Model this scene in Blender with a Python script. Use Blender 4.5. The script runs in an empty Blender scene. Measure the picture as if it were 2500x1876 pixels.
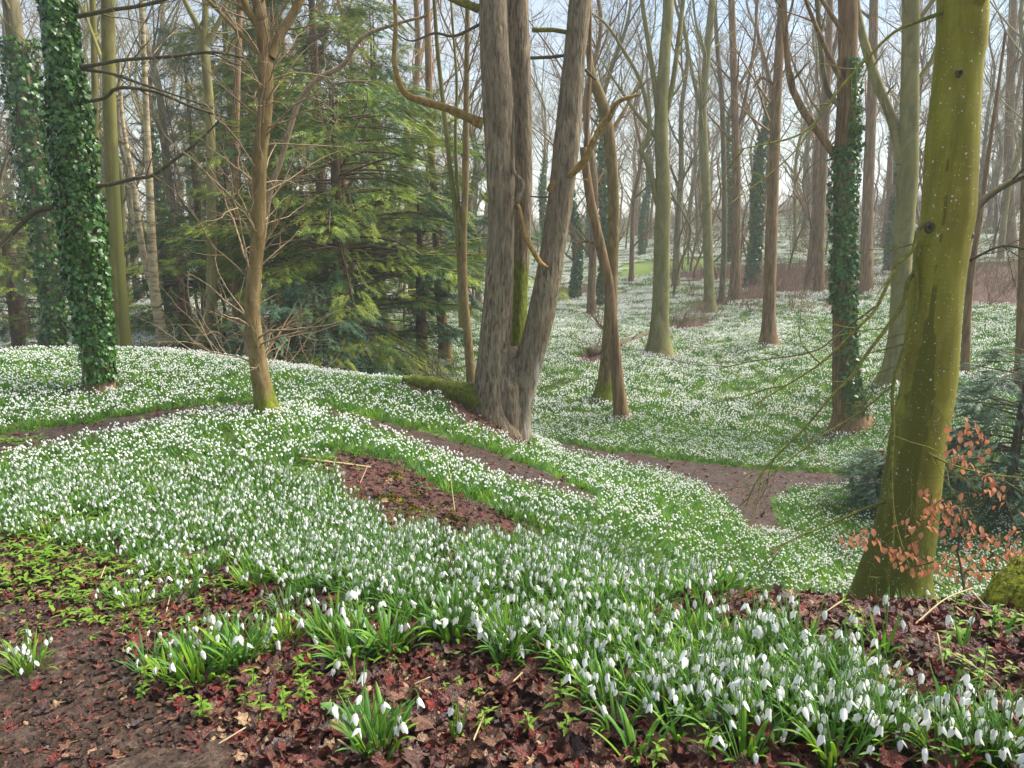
import bpy, math, random
import numpy as np
from mathutils import Vector, Matrix, Euler

# ------------------------------------------------------------------ camera, world, sun, exposure
SC = bpy.context.scene
COL = SC.collection
R = math.radians
CAM_H, PITCH, FPX = 1.5, R(12.0), 1805.6
cam = bpy.data.cameras.new('camera'); cam.lens = 26.0; cam.sensor_width = 36.0
cam.clip_start = 0.05; cam.clip_end = 2000
camo = bpy.data.objects.new('camera', cam); COL.objects.link(camo)
camo.location = (0, 0, CAM_H); camo.rotation_euler = (R(90) - PITCH, 0, 0)
SC.camera = camo

SUN_EL, SUN_AZ = R(52), R(70)          # azimuth measured from +Y towards +X
w = bpy.data.worlds.new('World'); SC.world = w; w.use_nodes = True
nt = w.node_tree; nt.nodes.clear()
out = nt.nodes.new('ShaderNodeOutputWorld'); bg = nt.nodes.new('ShaderNodeBackground')
sky = nt.nodes.new('ShaderNodeTexSky'); sky.sky_type = 'NISHITA'; sky.sun_disc = False
sky.sun_elevation = SUN_EL; sky.sun_rotation = SUN_AZ; sky.air_density = 1.3; sky.dust_density = 0.2; sky.ozone_density = 2.5
tc = nt.nodes.new('ShaderNodeTexCoord'); mp = nt.nodes.new('ShaderNodeMapping')
mp.inputs['Scale'].default_value = (1.6, 1.6, 5.0)
nz = nt.nodes.new('ShaderNodeTexNoise'); nz.inputs['Scale'].default_value = 2.2; nz.inputs['Detail'].default_value = 6
rp = nt.nodes.new('ShaderNodeValToRGB')
rp.color_ramp.elements[0].position = 0.34; rp.color_ramp.elements[0].color = (0.05, 0.05, 0.05, 1)
rp.color_ramp.elements[1].position = 0.66; rp.color_ramp.elements[1].color = (0.65, 0.65, 0.65, 1)
mx = nt.nodes.new('ShaderNodeMix'); mx.data_type = 'RGBA'
mx.inputs['B'].default_value = (4.2, 4.3, 4.6, 1)       # thin white overcast, in the sky model's own units
nt.links.new(tc.outputs['Generated'], mp.inputs['Vector']); nt.links.new(mp.outputs[0], nz.inputs['Vector'])
nt.links.new(nz.outputs['Fac'], rp.inputs['Fac']); nt.links.new(rp.outputs['Color'], mx.inputs['Factor'])
nt.links.new(sky.outputs[0], mx.inputs['A']); nt.links.new(mx.outputs['Result'], bg.inputs['Color'])
bg.inputs['Strength'].default_value = 0.06
nt.links.new(bg.outputs[0], out.inputs[0])

sl = bpy.data.lights.new('sun', 'SUN'); sl.energy = 4.2; sl.angle = R(38); sl.color = (1.0, 0.93, 0.81)
so = bpy.data.objects.new('sun', sl); COL.objects.link(so); so.location = (10, 0, 30)
sd = Vector((math.sin(SUN_AZ) * math.cos(SUN_EL), math.cos(SUN_AZ) * math.cos(SUN_EL), math.sin(SUN_EL)))
so.rotation_euler = sd.to_track_quat('Z', 'Y').to_euler()

vs = SC.view_settings
SC.display_settings.display_device = 'sRGB'
vs.view_transform = 'Standard'; vs.look = 'None'; vs.gamma = 1.0; vs.use_curve_mapping = False
vs.exposure = 1.57
cy = SC.cycles
cy.use_denoising = True
cy.max_bounces = 6; cy.diffuse_bounces = 3; cy.glossy_bounces = 2; cy.transmission_bounces = 3
cy.volume_bounces = 2; cy.transparent_max_bounces = 4; cy.sample_clamp_indirect = 4.0

# ------------------------------------------------------------------ numeric helpers
RNG = np.random.default_rng(7)
random.seed(7)
CP, SP = math.cos(PITCH), math.sin(PITCH)

def pdir(u, v):
    u = np.asarray(u, float); v = np.asarray(v, float)
    cx = (u - 1250) / FPX; cz = -(v - 938) / FPX
    return np.stack([cx, CP + cz * SP, -SP + cz * CP], -1)

def P(u, v, Y):
    d = pdir(u, v); return np.array([0, 0, CAM_H]) + d * (np.asarray(Y, float) / d[..., 1])[..., None]

def depth(p):
    return p[..., 1] * CP - (p[..., 2] - CAM_H) * SP

def hsh(a, b, c, s):
    h = (a.astype(np.uint32) * np.uint32(374761393) + b.astype(np.uint32) * np.uint32(668265263)
         + c.astype(np.uint32) * np.uint32(2147483647) + np.uint32((s * 974634 + 12345) & 0x7fffffff))
    h = (h ^ (h >> np.uint32(13))) * np.uint32(1274126177)
    h = (h ^ (h >> np.uint32(16))) * np.uint32(2246822519)
    h = h ^ (h >> np.uint32(13))
    return h.astype(np.float64) / 4294967295.0

def vnoise(p, s=0):
    p = np.asarray(p, float)
    i = np.floor(p).astype(np.int64); f = p - i; f = f * f * (3 - 2 * f)
    r = 0
    for dx in (0, 1):
        wx = f[..., 0] if dx else 1 - f[..., 0]
        for dy in (0, 1):
            wy = f[..., 1] if dy else 1 - f[..., 1]
            for dz in (0, 1):
                wz = f[..., 2] if dz else 1 - f[..., 2]
                r = r + wx * wy * wz * hsh(i[..., 0] + dx, i[..., 1] + dy, i[..., 2] + dz, s)
    return r * 2 - 1

def fbm(p, o=3, s=0):
    r = 0; a = 1.0; t = 0
    for k in range(o):
        r = r + a * vnoise(np.asarray(p) * 2 ** k + 17.3 * k, s + k); t += a; a *= .5
    return r / t

def n2(x, y, f, s=0, o=3):
    return fbm(np.stack([np.asarray(x) * f, np.asarray(y) * f, np.zeros_like(np.asarray(x, float)) + .5], -1), o, s)

def sst(a, b, x):
    t = np.clip((x - a) / (b - a), 0, 1); return t * t * (3 - 2 * t)

# ------------------------------------------------------------------ terrain height from points read off the ground
def kz(u, v, z):
    d = pdir(u, v); t = (z - CAM_H) / d[2]; return np.array([0, 0, CAM_H]) + d * t

KS = 1.22          # the ground beyond the ridge, judged by how small its flowers look
cps = [kz(*a) for a in [
    (0, 1876, -.15), (600, 1876, 0), (1250, 1876, .10), (1900, 1876, .23), (2500, 1876, .29), (0, 1600, -.22), (600, 1600, -.15),
    (1250, 1600, .0), (1800, 1600, .17), (2300, 1600, .25), (2500, 1500, .23), (2000, 1480, .16), (1720, 1450, .07),
    (0, 1400, -.30), (500, 1400, -.26), (1000, 1400, -.15), (1350, 1400, -.06), (0, 1200, -.33), (400, 1200, -.28), (800, 1200, -.31),
    (0, 1090, -.33), (350, 1090, -.26), (620, 1060, -.21), (830, 1060, -.27)]]
cps += [P(a[0], a[1], a[2] * KS) for a in [
    (830, 1015, 6.0), (1000, 1065, 6.0), (1200, 1130, 6.0), (1420, 1200, 5.8), (1000, 1130, 4.9), (1250, 1200, 5.0),
    (1500, 1250, 5.2), (1600, 1350, 4.5), (1300, 1310, 3.9), (1215, 1050, 7.2), (1050, 950, 7.8), (1400, 1050, 10.0),
    (1500, 1170, 7.0), (1700, 1230, 6.6), (1350, 1090, 9.2), (1800, 1165, 8.5), (2050, 1180, 8.5), (1830, 1280, 7.0),
    (2300, 1400, 5.5), (1900, 1420, 5.0), (200, 1040, 5.7), (250, 960, 6.7), (640, 1005, 6.0), (100, 866, 8.9),
    (400, 870, 8.8), (650, 900, 8.2), (900, 935, 7.9), (100, 835, 20), (400, 850, 18), (900, 760, 25), (1300, 660, 45),
    (1400, 720, 32), (1400, 800, 20), (1400, 870, 15), (1600, 870, 16.5), (1500, 1020, 10.5), (2080, 1050, 10.8),
    (2400, 950, 11), (2189, 935, 12.5), (1877, 844, 17), (2356, 929, 10.8), (1733, 770, 24), (1793, 730, 26),
    (2480, 780, 17), (2110, 680, 28), (2400, 690, 22), (2100, 606, 38), (1700, 612, 44), (1600, 650, 38)]]
cps += [np.array(a, float) for a in [
    (-7.3, 14.6, -1.4), (-3.6, 14.6, -1.8), (0, 14.6, -2.0), (0, 110, .8), (-50, 73, -.6), (75, 73, 4), (75, 36, 2.2), (-50, 24, -1.4),
    (-18, 12, -.7), (30, 14, .2), (25, 75, 2.2), (0, 250, 3), (-180, 250, 2), (180, 250, 7), (-15, -5, -.3), (15, -5, .6), (0, -12, .2), (0, 0, .22), (1.0, 3.2, -.36), (2.1, 3.2, -.32), (3.3, 3.2, -.26), (1.2, 4.1, -.98), (2.4, 4.1, -.95), (3.7, 4.1, -.9), (2.5, 5.3, -1.5), (1.5, 5.3, -1.45), (.75, 3.0, -.22)]]
cps = np.array(cps)

def tps(r2):
    return np.where(r2 > 1e-12, r2 * np.log(np.maximum(r2, 1e-12)), 0)

# log-compressed radius makes near and far points equally well conditioned
def warp(x, y):
    r = np.sqrt(x * x + (y + 3) ** 2) + 1e-9; s = np.log1p(r / 4) / r
    return x * s, (y + 3) * s
cx_, cy_ = warp(cps[:, 0], cps[:, 1])
N = len(cps)
A = np.zeros((N + 3, N + 3))
A[:N, :N] = tps((cx_[:, None] - cx_) ** 2 + (cy_[:, None] - cy_) ** 2) + np.eye(N) * 4e-4
A[:N, N] = 1; A[:N, N + 1] = cx_; A[:N, N + 2] = cy_; A[N:, :N] = A[:N, N:].T
W = np.linalg.solve(A, np.concatenate([cps[:, 2], [0, 0, 0]]))

def H(x, y, rough=True):
    x = np.asarray(x, float); y = np.asarray(y, float); sh = x.shape
    x = x.ravel(); y = y.ravel(); z = np.empty_like(x)
    for i in range(0, len(x), 60000):
        a, b = warp(x[i:i + 60000], y[i:i + 60000])
        z[i:i + 60000] = tps((a[:, None] - cx_) ** 2 + (b[:, None] - cy_) ** 2) @ W[:N] + W[N] + W[N + 1] * a + W[N + 2] * b
    z = np.clip(z, -2.8, 9)
    if rough:
        z = z + .035 * n2(x, y, .9, 3) * sst(2.2, 4, np.hypot(x, y)) + .012 * n2(x, y, 4, 9)
    return z.reshape(sh)

def hit(u, v):
    """where the view through a photo pixel meets the ground"""
    d = pdir(u, v).reshape(-1, 3); ts = 1.2 * 1.02 ** np.arange(260)
    if len(d) > 60: return np.concatenate([hit_(d[i:i + 60], ts) for i in range(0, len(d), 60)])
    return hit_(d, ts)

def hit_(d, ts):
    below = CAM_H + d[:, 2:3] * ts < H(d[:, 0:1] * ts, d[:, 1:2] * ts); res = np.where(below.any(1), ts[np.argmax(below, 1)], ts[-1])
    lo = res / 1.02; hi = res.copy()
    for _ in range(10):
        m = (lo + hi) / 2; b = CAM_H + d[:, 2] * m < H(d[:, 0] * m, d[:, 1] * m)
        hi = np.where(b, m, hi); lo = np.where(b, lo, m)
    p = d * hi[:, None]; p[:, 2] += CAM_H
    return p

def hit1(u, v): return hit(np.array([u]), np.array([v]))[0]

def hnorm(x, y, e=.15):
    zx = (H(x + e, y, False) - H(x - e, y, False)) / (2 * e); zy = (H(x, y + e, False) - H(x, y - e, False)) / (2 * e)
    n = np.stack([-zx, -zy, np.ones_like(zx)], -1); return n / np.linalg.norm(n, axis=-1, keepdims=True)

def inpoly(x, y, poly):
    r = np.zeros(x.shape, bool); n = len(poly)
    for i in range(n):
        x1, y1 = poly[i]; x2, y2 = poly[(i + 1) % n]
        if y1 == y2: continue
        c = ((y1 > y) != (y2 > y)) & (x < (x2 - x1) * (y - y1) / (y2 - y1) + x1)
        r ^= c
    return r

S_ = 2500 / 2212.0
def poly_px(pts, near=True):
    """outline picked on the photo (2212 px wide copy) -> outline on the ground"""
    a = np.array(pts, float) * S_
    b = np.vstack([a, a[:1]])
    q = np.concatenate([np.linspace(b[i], b[i + 1], 8, endpoint=False) for i in range(len(a))])
    h = hit(q[:, 0], q[:, 1]); return h[:, :2]

# ground masks, one fine raster near and one coarse raster far
class Raster:
    def __init__(s, x0, x1, y0, y1, c):
        s.x0, s.y0, s.c = x0, y0, c
        s.X, s.Y = np.meshgrid(np.arange(x0, x1, c), np.arange(y0, y1, c)); s.m = np.zeros(s.X.shape)
    def add(s, poly, wob=.06, f=5):
        wx = s.X + wob * n2(s.X, s.Y, f, 31); wy = s.Y + wob * n2(s.X, s.Y, f, 47)
        s.m = np.maximum(s.m, inpoly(wx, wy, poly)); return s
    def blur(s, k):
        for _ in range(k):
            p = np.pad(s.m, 1, mode='edge')
            s.m = (p[1:-1, 1:-1] * 2 + p[:-2, 1:-1] + p[2:, 1:-1] + p[1:-1, :-2] + p[1:-1, 2:]) / 6
        return s
    def __call__(s, x, y):
        fx = (np.asarray(x) - s.x0) / s.c; fy = (np.asarray(y) - s.y0) / s.c
        ok = (fx >= 0) & (fy >= 0) & (fx < s.m.shape[1] - 1) & (fy < s.m.shape[0] - 1)
        fx = np.clip(fx, 0, s.m.shape[1] - 1.001); fy = np.clip(fy, 0, s.m.shape[0] - 1.001)
        i = fx.astype(int); j = fy.astype(int); a = fx - i; b = fy - j; m = s.m
        r = m[j, i] * (1 - a) * (1 - b) + m[j, i + 1] * a * (1 - b) + m[j + 1, i] * (1 - a) * b + m[j + 1, i + 1] * a * b
        return np.where(ok, r, 0)

NR = (-8.6, 11, 1.0, 15.6, .04)
POLY_BAREL = [(-80, 1150), (70, 1175), (170, 1180), (235, 1225), (300, 1235), (420, 1265), (470, 1230), (560, 1285), (660, 1290),
              (760, 1300), (800, 1340), (890, 1370), (960, 1395), (1050, 1345), (1075, 1440), (1200, 1455), (1270, 1500),
              (1320, 1580), (1420, 1600), (1580, 1650), (1680, 1700), (1700, 2300), (-300, 2300), (-300, 1300)]
POLY_BARER = [(1570, 1300), (1700, 1290), (1850, 1308), (2300, 1325), (2300, 1590), (2120, 1570), (2000, 1560), (1900, 1500),
              (1890, 1420), (1780, 1370), (1700, 1380), (1630, 1350)]
POLY_BAREM = [(720, 980), (790, 985), (870, 1010), (950, 1060), (1060, 1100), (1150, 1145), (1225, 1180), (1210, 1205),
              (1120, 1200), (1000, 1182), (860, 1165), (750, 1085), (690, 1020)]
POLY_MUD = [(-80, 1310), (60, 1300), (110, 1330), (230, 1370), (280, 1420), (290, 1480), (370, 1530), (480, 1590), (560, 1700), (620, 2300), (-300, 2300), (-300, 1330)]
POLY_P1 = [(700, 884), (770, 897), (860, 920), (960, 950), (1050, 977), (1150, 1012), (1240, 1052), (1300, 1087), (1285, 1100), (1180, 1070),
           (1080, 1043), (980, 1000), (880, 964), (790, 930), (700, 903)]
POLY_P1L = [(-80, 950), (0, 940), (150, 926), (300, 897), (420, 880), (580, 876), (600, 893), (440, 903), (300, 933), (150, 966), (-80, 992)]
POLY_P2 = [(1160, 950), (1300, 975), (1500, 1000), (1650, 1018), (1900, 1030), (2000, 1034), (2000, 1052), (1845, 1050), (1740, 1058), (1670, 1073), (1662, 1098),
           (1695, 1155), (1615, 1155), (1580, 1097), (1495, 1046), (1350, 1008), (1220, 982)]
rb = Raster(*NR)                                        # leaf litter without snowdrops
for q in (POLY_BAREL, POLY_BAREM): rb.add(poly_px(q))
rb.add(np.array([kz(u, v, .17)[:2] for u, v in [(1740, 1462), (1765, 1575), (1860, 1640), (1970, 1680), (2110, 1740), (2190, 1850), (2200, 2000), (3400, 2000), (3400, 1470)]]))
rb.add(np.array([(.80, 2.35), (.90, 3.1), (4.4, 3.5), (4.4, 1.9), (1.3, 2.2)]))
for (u, v, rx, ry) in [(385, 1015, 75, 9), (30, 960, 60, 6), (760, 905, 30, 5), (180, 1140, 120, 14), (420, 1215, 50, 14), (620, 1030, 40, 6)]:
    a = np.linspace(0, 2 * np.pi, 14)[:-1]; rb.add(poly_px(np.stack([u + rx * np.cos(a), v + ry * np.sin(a)], -1)))
for cx0, cy0, r0 in [(-.2, 8.95, .5), (-.66, 9.1, .27), (-1.0, 9.2, .24), (-1.35, 9.3, .2), (-.42, 8.75, .36)]:
    a = np.linspace(0, 2 * np.pi, 14)[:-1]; rb.add(np.stack([cx0 + r0 * np.cos(a), cy0 - .1 + r0 * np.sin(a)], -1))
rb.blur(2)
rm = Raster(*NR).add(poly_px(POLY_MUD), .1); rm.blur(4)
rp1 = Raster(*NR).add(poly_px(POLY_P1), .14, 3.5).add(poly_px(POLY_P1L), .14, 3.5); rp1.blur(3)
rp2 = Raster(*NR).add(poly_px(POLY_P2), .16, 3.5); rp2.blur(3)
FR = (-50, 72, 10, 108, .3)
rf = Raster(*FR)
for q in [[(1170, 632), (1300, 615), (1330, 622), (1300, 636), (1180, 648)],
          [(1400, 592), (1560, 583), (1700, 572), (1830, 588), (1790, 625), (1690, 640), (1560, 660), (1480, 690), (1500, 660), (1580, 640), (1600, 615), (1450, 605)],
          [(1940, 585), (2230, 565), (2230, 660), (2100, 665), (2050, 640), (1950, 630)],
          [(1230, 770), (1330, 765), (1330, 785), (1230, 785)], [(1440, 700), (1520, 690), (1560, 705), (1460, 720)],
          [(640, 690), (800, 690), (900, 720), (640, 735)], [(1760, 650), (1830, 640), (1870, 655), (1790, 670)]]:
    rf.add(poly_px(q), .5, .8)
rf.blur(1)
rg = Raster(*FR)
for q in [[(1340, 572), (1530, 560), (1545, 580), (1440, 592), (1350, 602)]]:
    rg.add(poly_px(q), .5, .8)
rg.blur(1)

def bare(x, y):
    return np.maximum.reduce([rb(x, y), rm(x, y), 1.15 * rp1(x, y), 1.25 * rp2(x, y), rf(x, y), rg(x, y)])

# ------------------------------------------------------------------ mesh building
class Geo:
    def __init__(s): s.V = []; s.F = []; s.n = 0; s.A = {}
    def add(s, V, F, m=0, **at):
        V = np.asarray(V, float).reshape(-1, 3); F = np.asarray(F, int)
        s.V.append(V); s.F.append((F + s.n, m)); s.n += len(V)
        for k in set(list(at) + list(s.A)):
            l = s.A.setdefault(k, [np.zeros(s.n - len(V))] if s.n > len(V) else [])
            v = at.get(k, 0.0); l.append(np.broadcast_to(np.asarray(v, float), (len(V),)))
    def merge(s, g, M=None, T=None, S=1.0):
        for V, (F, m), off in zip(g.V, g.F, np.cumsum([0] + [len(v) for v in g.V])[:-1]):
            V2 = V * S
            if M is not None: V2 = V2 @ np.asarray(M).T
            if T is not None: V2 = V2 + T
            s.add(V2, F - off, m)
    def mesh(s, name, mats, smooth=True, origin=None):
        me = bpy.data.meshes.new(name)
        V = np.concatenate(s.V)
        if origin is not None: V = V - np.asarray(origin)
        me.vertices.add(len(V)); me.vertices.foreach_set('co', V.astype(np.float32).ravel())
        li = np.concatenate([f.ravel() for f, m in s.F]); sz = np.concatenate([np.full(len(f), f.shape[1]) for f, m in s.F])
        mi = np.concatenate([np.full(len(f), m) for f, m in s.F])
        me.loops.add(len(li)); me.loops.foreach_set('vertex_index', li.astype(np.int32))
        me.polygons.add(len(sz)); me.polygons.foreach_set('loop_start', (np.cumsum(sz) - sz).astype(np.int32))
        me.polygons.foreach_set('material_index', mi.astype(np.int32))
        me.polygons.foreach_set('use_smooth', np.full(len(sz), smooth))
        for k, l in s.A.items():
            a = me.attributes.new(k, 'FLOAT', 'POINT'); a.data.foreach_set('value', np.concatenate(l).astype(np.float32))
        for m in (mats if isinstance(mats, (list, tuple)) else [mats]): me.materials.append(m)
        me.update(calc_edges=True); me.validate()
        return me

def obj(name, me, parent=None, loc=None):
    o = bpy.data.objects.new(name, me); COL.objects.link(o)
    if parent is not None: o.parent = parent
    if loc is not None: o.location = loc
    return o

def tag(o, label=None, cat=None, group=None, kind=None):
    if label: o['label'] = label
    if cat: o['category'] = cat
    if group: o['group'] = group
    if kind: o['kind'] = kind
    return o

def thing(name, label, cat, loc, group=None):
    o = bpy.data.objects.new(name, None); COL.objects.link(o); o.location = loc; o.empty_display_size = .2
    return tag(o, label, cat, group)

def smooth_path(pts, step):
    """Catmull-Rom through rows (x,y,z,r...)"""
    p = np.asarray(pts, float); p = np.vstack([2 * p[0] - p[1], p, 2 * p[-1] - p[-2]]); o = []
    for i in range(1, len(p) - 2):
        L = np.linalg.norm(p[i + 1, :3] - p[i, :3]); n = max(1, int(math.ceil(L / step))); t = np.linspace(0, 1, n, endpoint=False)[:, None]
        a, b, c, d = p[i - 1], p[i], p[i + 1], p[i + 2]
        o.append(.5 * (2 * b + (c - a) * t + (2 * a - 5 * b + 4 * c - d) * t ** 2 + (3 * b - a - 3 * c + d) * t ** 3))
    o.append(p[-2:-1]); return np.concatenate(o)

def tube(pts, rad, sides, disp=None):
    """rings along pts; disp(theta, arclength, P) -> extra radius factor"""
    pts = np.asarray(pts, float); rad = np.maximum(np.asarray(rad, float), 1e-4); n = len(pts)
    t = np.gradient(pts, axis=0); t /= np.linalg.norm(t, axis=1, keepdims=True) + 1e-12
    md = np.abs(pts[-1] - pts[0]); ref = np.zeros(3); ref[np.argmin(md)] = 1
    a = np.cross(t, ref); a /= np.linalg.norm(a, axis=1, keepdims=True) + 1e-12; b = np.cross(t, a)
    th = np.linspace(0, 2 * np.pi, sides, endpoint=False)
    rr = np.repeat(rad[:, None], sides, 1)
    dirs = a[:, None] * np.cos(th)[None, :, None] + b[:, None] * np.sin(th)[None, :, None]
    if disp is not None: rr = rr * disp(dirs, pts[:, None] + dirs * rr[..., None])
    V = (pts[:, None] + dirs * rr[..., None]).reshape(-1, 3)
    i = np.arange(n - 1)[:, None] * sides; j = np.arange(sides)[None]; j2 = (j + 1) % sides
    F = np.stack([i + j, i + j2, i + sides + j2, i + sides + j], -1).reshape(-1, 4)
    return V, F

def wander(p, d, L, n, wob, up, rng):
    """a wobbling twig path from p along d"""
    d = np.array(d, float); d /= np.linalg.norm(d); q = [np.array(p, float)]
    for _ in range(n):
        d = d + rng.normal(0, wob, 3) + np.array([0, 0, up]); d /= np.linalg.norm(d); q.append(q[-1] + d * L / n)
    return np.array(q)

def side_dir(t, rng, ang):
    """direction leaving tangent t at angle ang"""
    v = rng.normal(size=3); v -= t * (v @ t); v /= np.linalg.norm(v) + 1e-9
    return t * math.cos(ang) + v * math.sin(ang)

def grow(g, p, d, L, r, lvl, cfg, rng, m=0):
    n = max(3, int(L / cfg['seg'][lvl])); pts = wander(p, d, L, n, cfg['wob'][lvl], cfg['up'][lvl], rng)
    rad = r * (1 - .82 * np.linspace(0, 1, n + 1))
    g.add(*tube(pts, rad, cfg['sides'][lvl]), m)
    if lvl + 1 < len(cfg['n']):
        k = cfg['n'][lvl]; k = int(k) if k >= 1 else int(rng.random() < k)
        for t in np.sort(rng.uniform(cfg['t0'][lvl], .98, max(1, int(round(k * rng.uniform(.7, 1.3)))))):
            i = min(n - 1, int(t * n)); q = pts[i] + (pts[i + 1] - pts[i]) * (t * n - i); tn = pts[i + 1] - pts[i]; tn /= np.linalg.norm(tn)
            grow(g, q, side_dir(tn, rng, rng.uniform(.5, 1.05)), L * cfg['l'][lvl] * rng.uniform(.55, 1.15) * (1.15 - .6 * t),
                 max(r * (1 - .8 * t) * cfg['r'][lvl], cfg['rmin']), lvl + 1, cfg, rng, m)

def basis(a, n):
    """rotation matrices whose columns are a, n x a, n (orthonormalised); a, n: (N,3)"""
    a = a / (np.linalg.norm(a, axis=1, keepdims=True) + 1e-12); n = n - a * np.sum(a * n, 1, keepdims=True)
    n = n / (np.linalg.norm(n, axis=1, keepdims=True) + 1e-12); return np.stack([a, np.cross(n, a), n], -1)

def batch(V0, F0, Rm, Pt, Sc):
    V = np.einsum('nij,kj->nki', Rm, V0) * np.asarray(Sc).reshape(-1, 1, 1) + Pt[:, None]
    F = F0[None] + (np.arange(len(Pt)) * len(V0))[:, None, None]
    return V.reshape(-1, 3), F.reshape(-1, F0.shape[1])

# ------------------------------------------------------------------ materials
class NB:
    def __init__(s, name):
        s.m = bpy.data.materials.new(name); s.m.use_nodes = True; s.t = s.m.node_tree; s.t.nodes.clear()
        s.out = s.n('ShaderNodeOutputMaterial')
    def n(s, ty, ins=None, **at):
        x = s.t.nodes.new(ty)
        for k, v in at.items(): setattr(x, k, v)
        for k, v in (ins or {}).items(): s.set(x, k, v)
        return x
    def set(s, x, k, v):
        i = x.inputs[k]
        if isinstance(v, bpy.types.NodeSocket): s.t.links.new(v, i)
        elif isinstance(v, (tuple, list)) and len(v) == 3 and i.type == 'RGBA': i.default_value = (*v, 1)
        else: i.default_value = v
    def coords(s, kind='Object', scale=(1, 1, 1)):
        tc = s.n('ShaderNodeTexCoord'); return s.n('ShaderNodeMapping', {'Vector': tc.outputs[kind], 'Scale': scale}).outputs[0]
    def noise(s, vec, sc, det=4, rough=.55, dist=0):
        return s.n('ShaderNodeTexNoise', {'Vector': vec, 'Scale': sc, 'Detail': det, 'Roughness': rough, 'Distortion': dist}).outputs['Fac']
    def ramp(s, fac, stops, interp='LINEAR'):
        r = s.n('ShaderNodeValToRGB', {'Fac': fac}); e = r.color_ramp; e.interpolation = interp
        while len(e.elements) < len(stops): e.elements.new(.5)
        for el, (p, c) in zip(e.elements, stops):
            el.position = p; el.color = (c, c, c, 1) if isinstance(c, (int, float)) else (*c, 1)
        return r.outputs['Color']
    def mix(s, f, a, b, blend='MIX'):
        x = s.n('ShaderNodeMix', data_type='RGBA', blend_type=blend); s.set(x, 'Factor', f); s.set(x, 'A', a); s.set(x, 'B', b); return x.outputs['Result']
    def math(s, op, a, b=0.0):
        x = s.n('ShaderNodeMath', operation=op); s.set(x, 0, a); s.set(x, 1, b); return x.outputs[0]
    def attr(s, name): return s.n('ShaderNodeAttribute', attribute_name=name).outputs['Fac']
    def rnd(s): return s.n('ShaderNodeObjectInfo').outputs['Random']
    def bump(s, h, st, dist=.02): return s.n('ShaderNodeBump', {'Height': h, 'Strength': st, 'Distance': dist}).outputs[0]
    def bsdf(s, col, rough=.7, normal=None, spec=.3, coat=0, translucent=0):
        b = s.n('ShaderNodeBsdfPrincipled', {'Base Color': col, 'Roughness': rough, 'Specular IOR Level': spec, 'Coat Weight': coat, 'Coat Roughness': .25})
        if normal is not None: s.set(b, 'Normal', normal)
        sh = b.outputs[0]
        if translucent:
            t = s.n('ShaderNodeBsdfTranslucent', {'Color': col}); x = s.n('ShaderNodeMixShader', {0: translucent, 1: sh, 2: t.outputs[0]}); sh = x.outputs[0]
        s.t.links.new(sh, s.out.inputs['Surface']); return s.m

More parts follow.
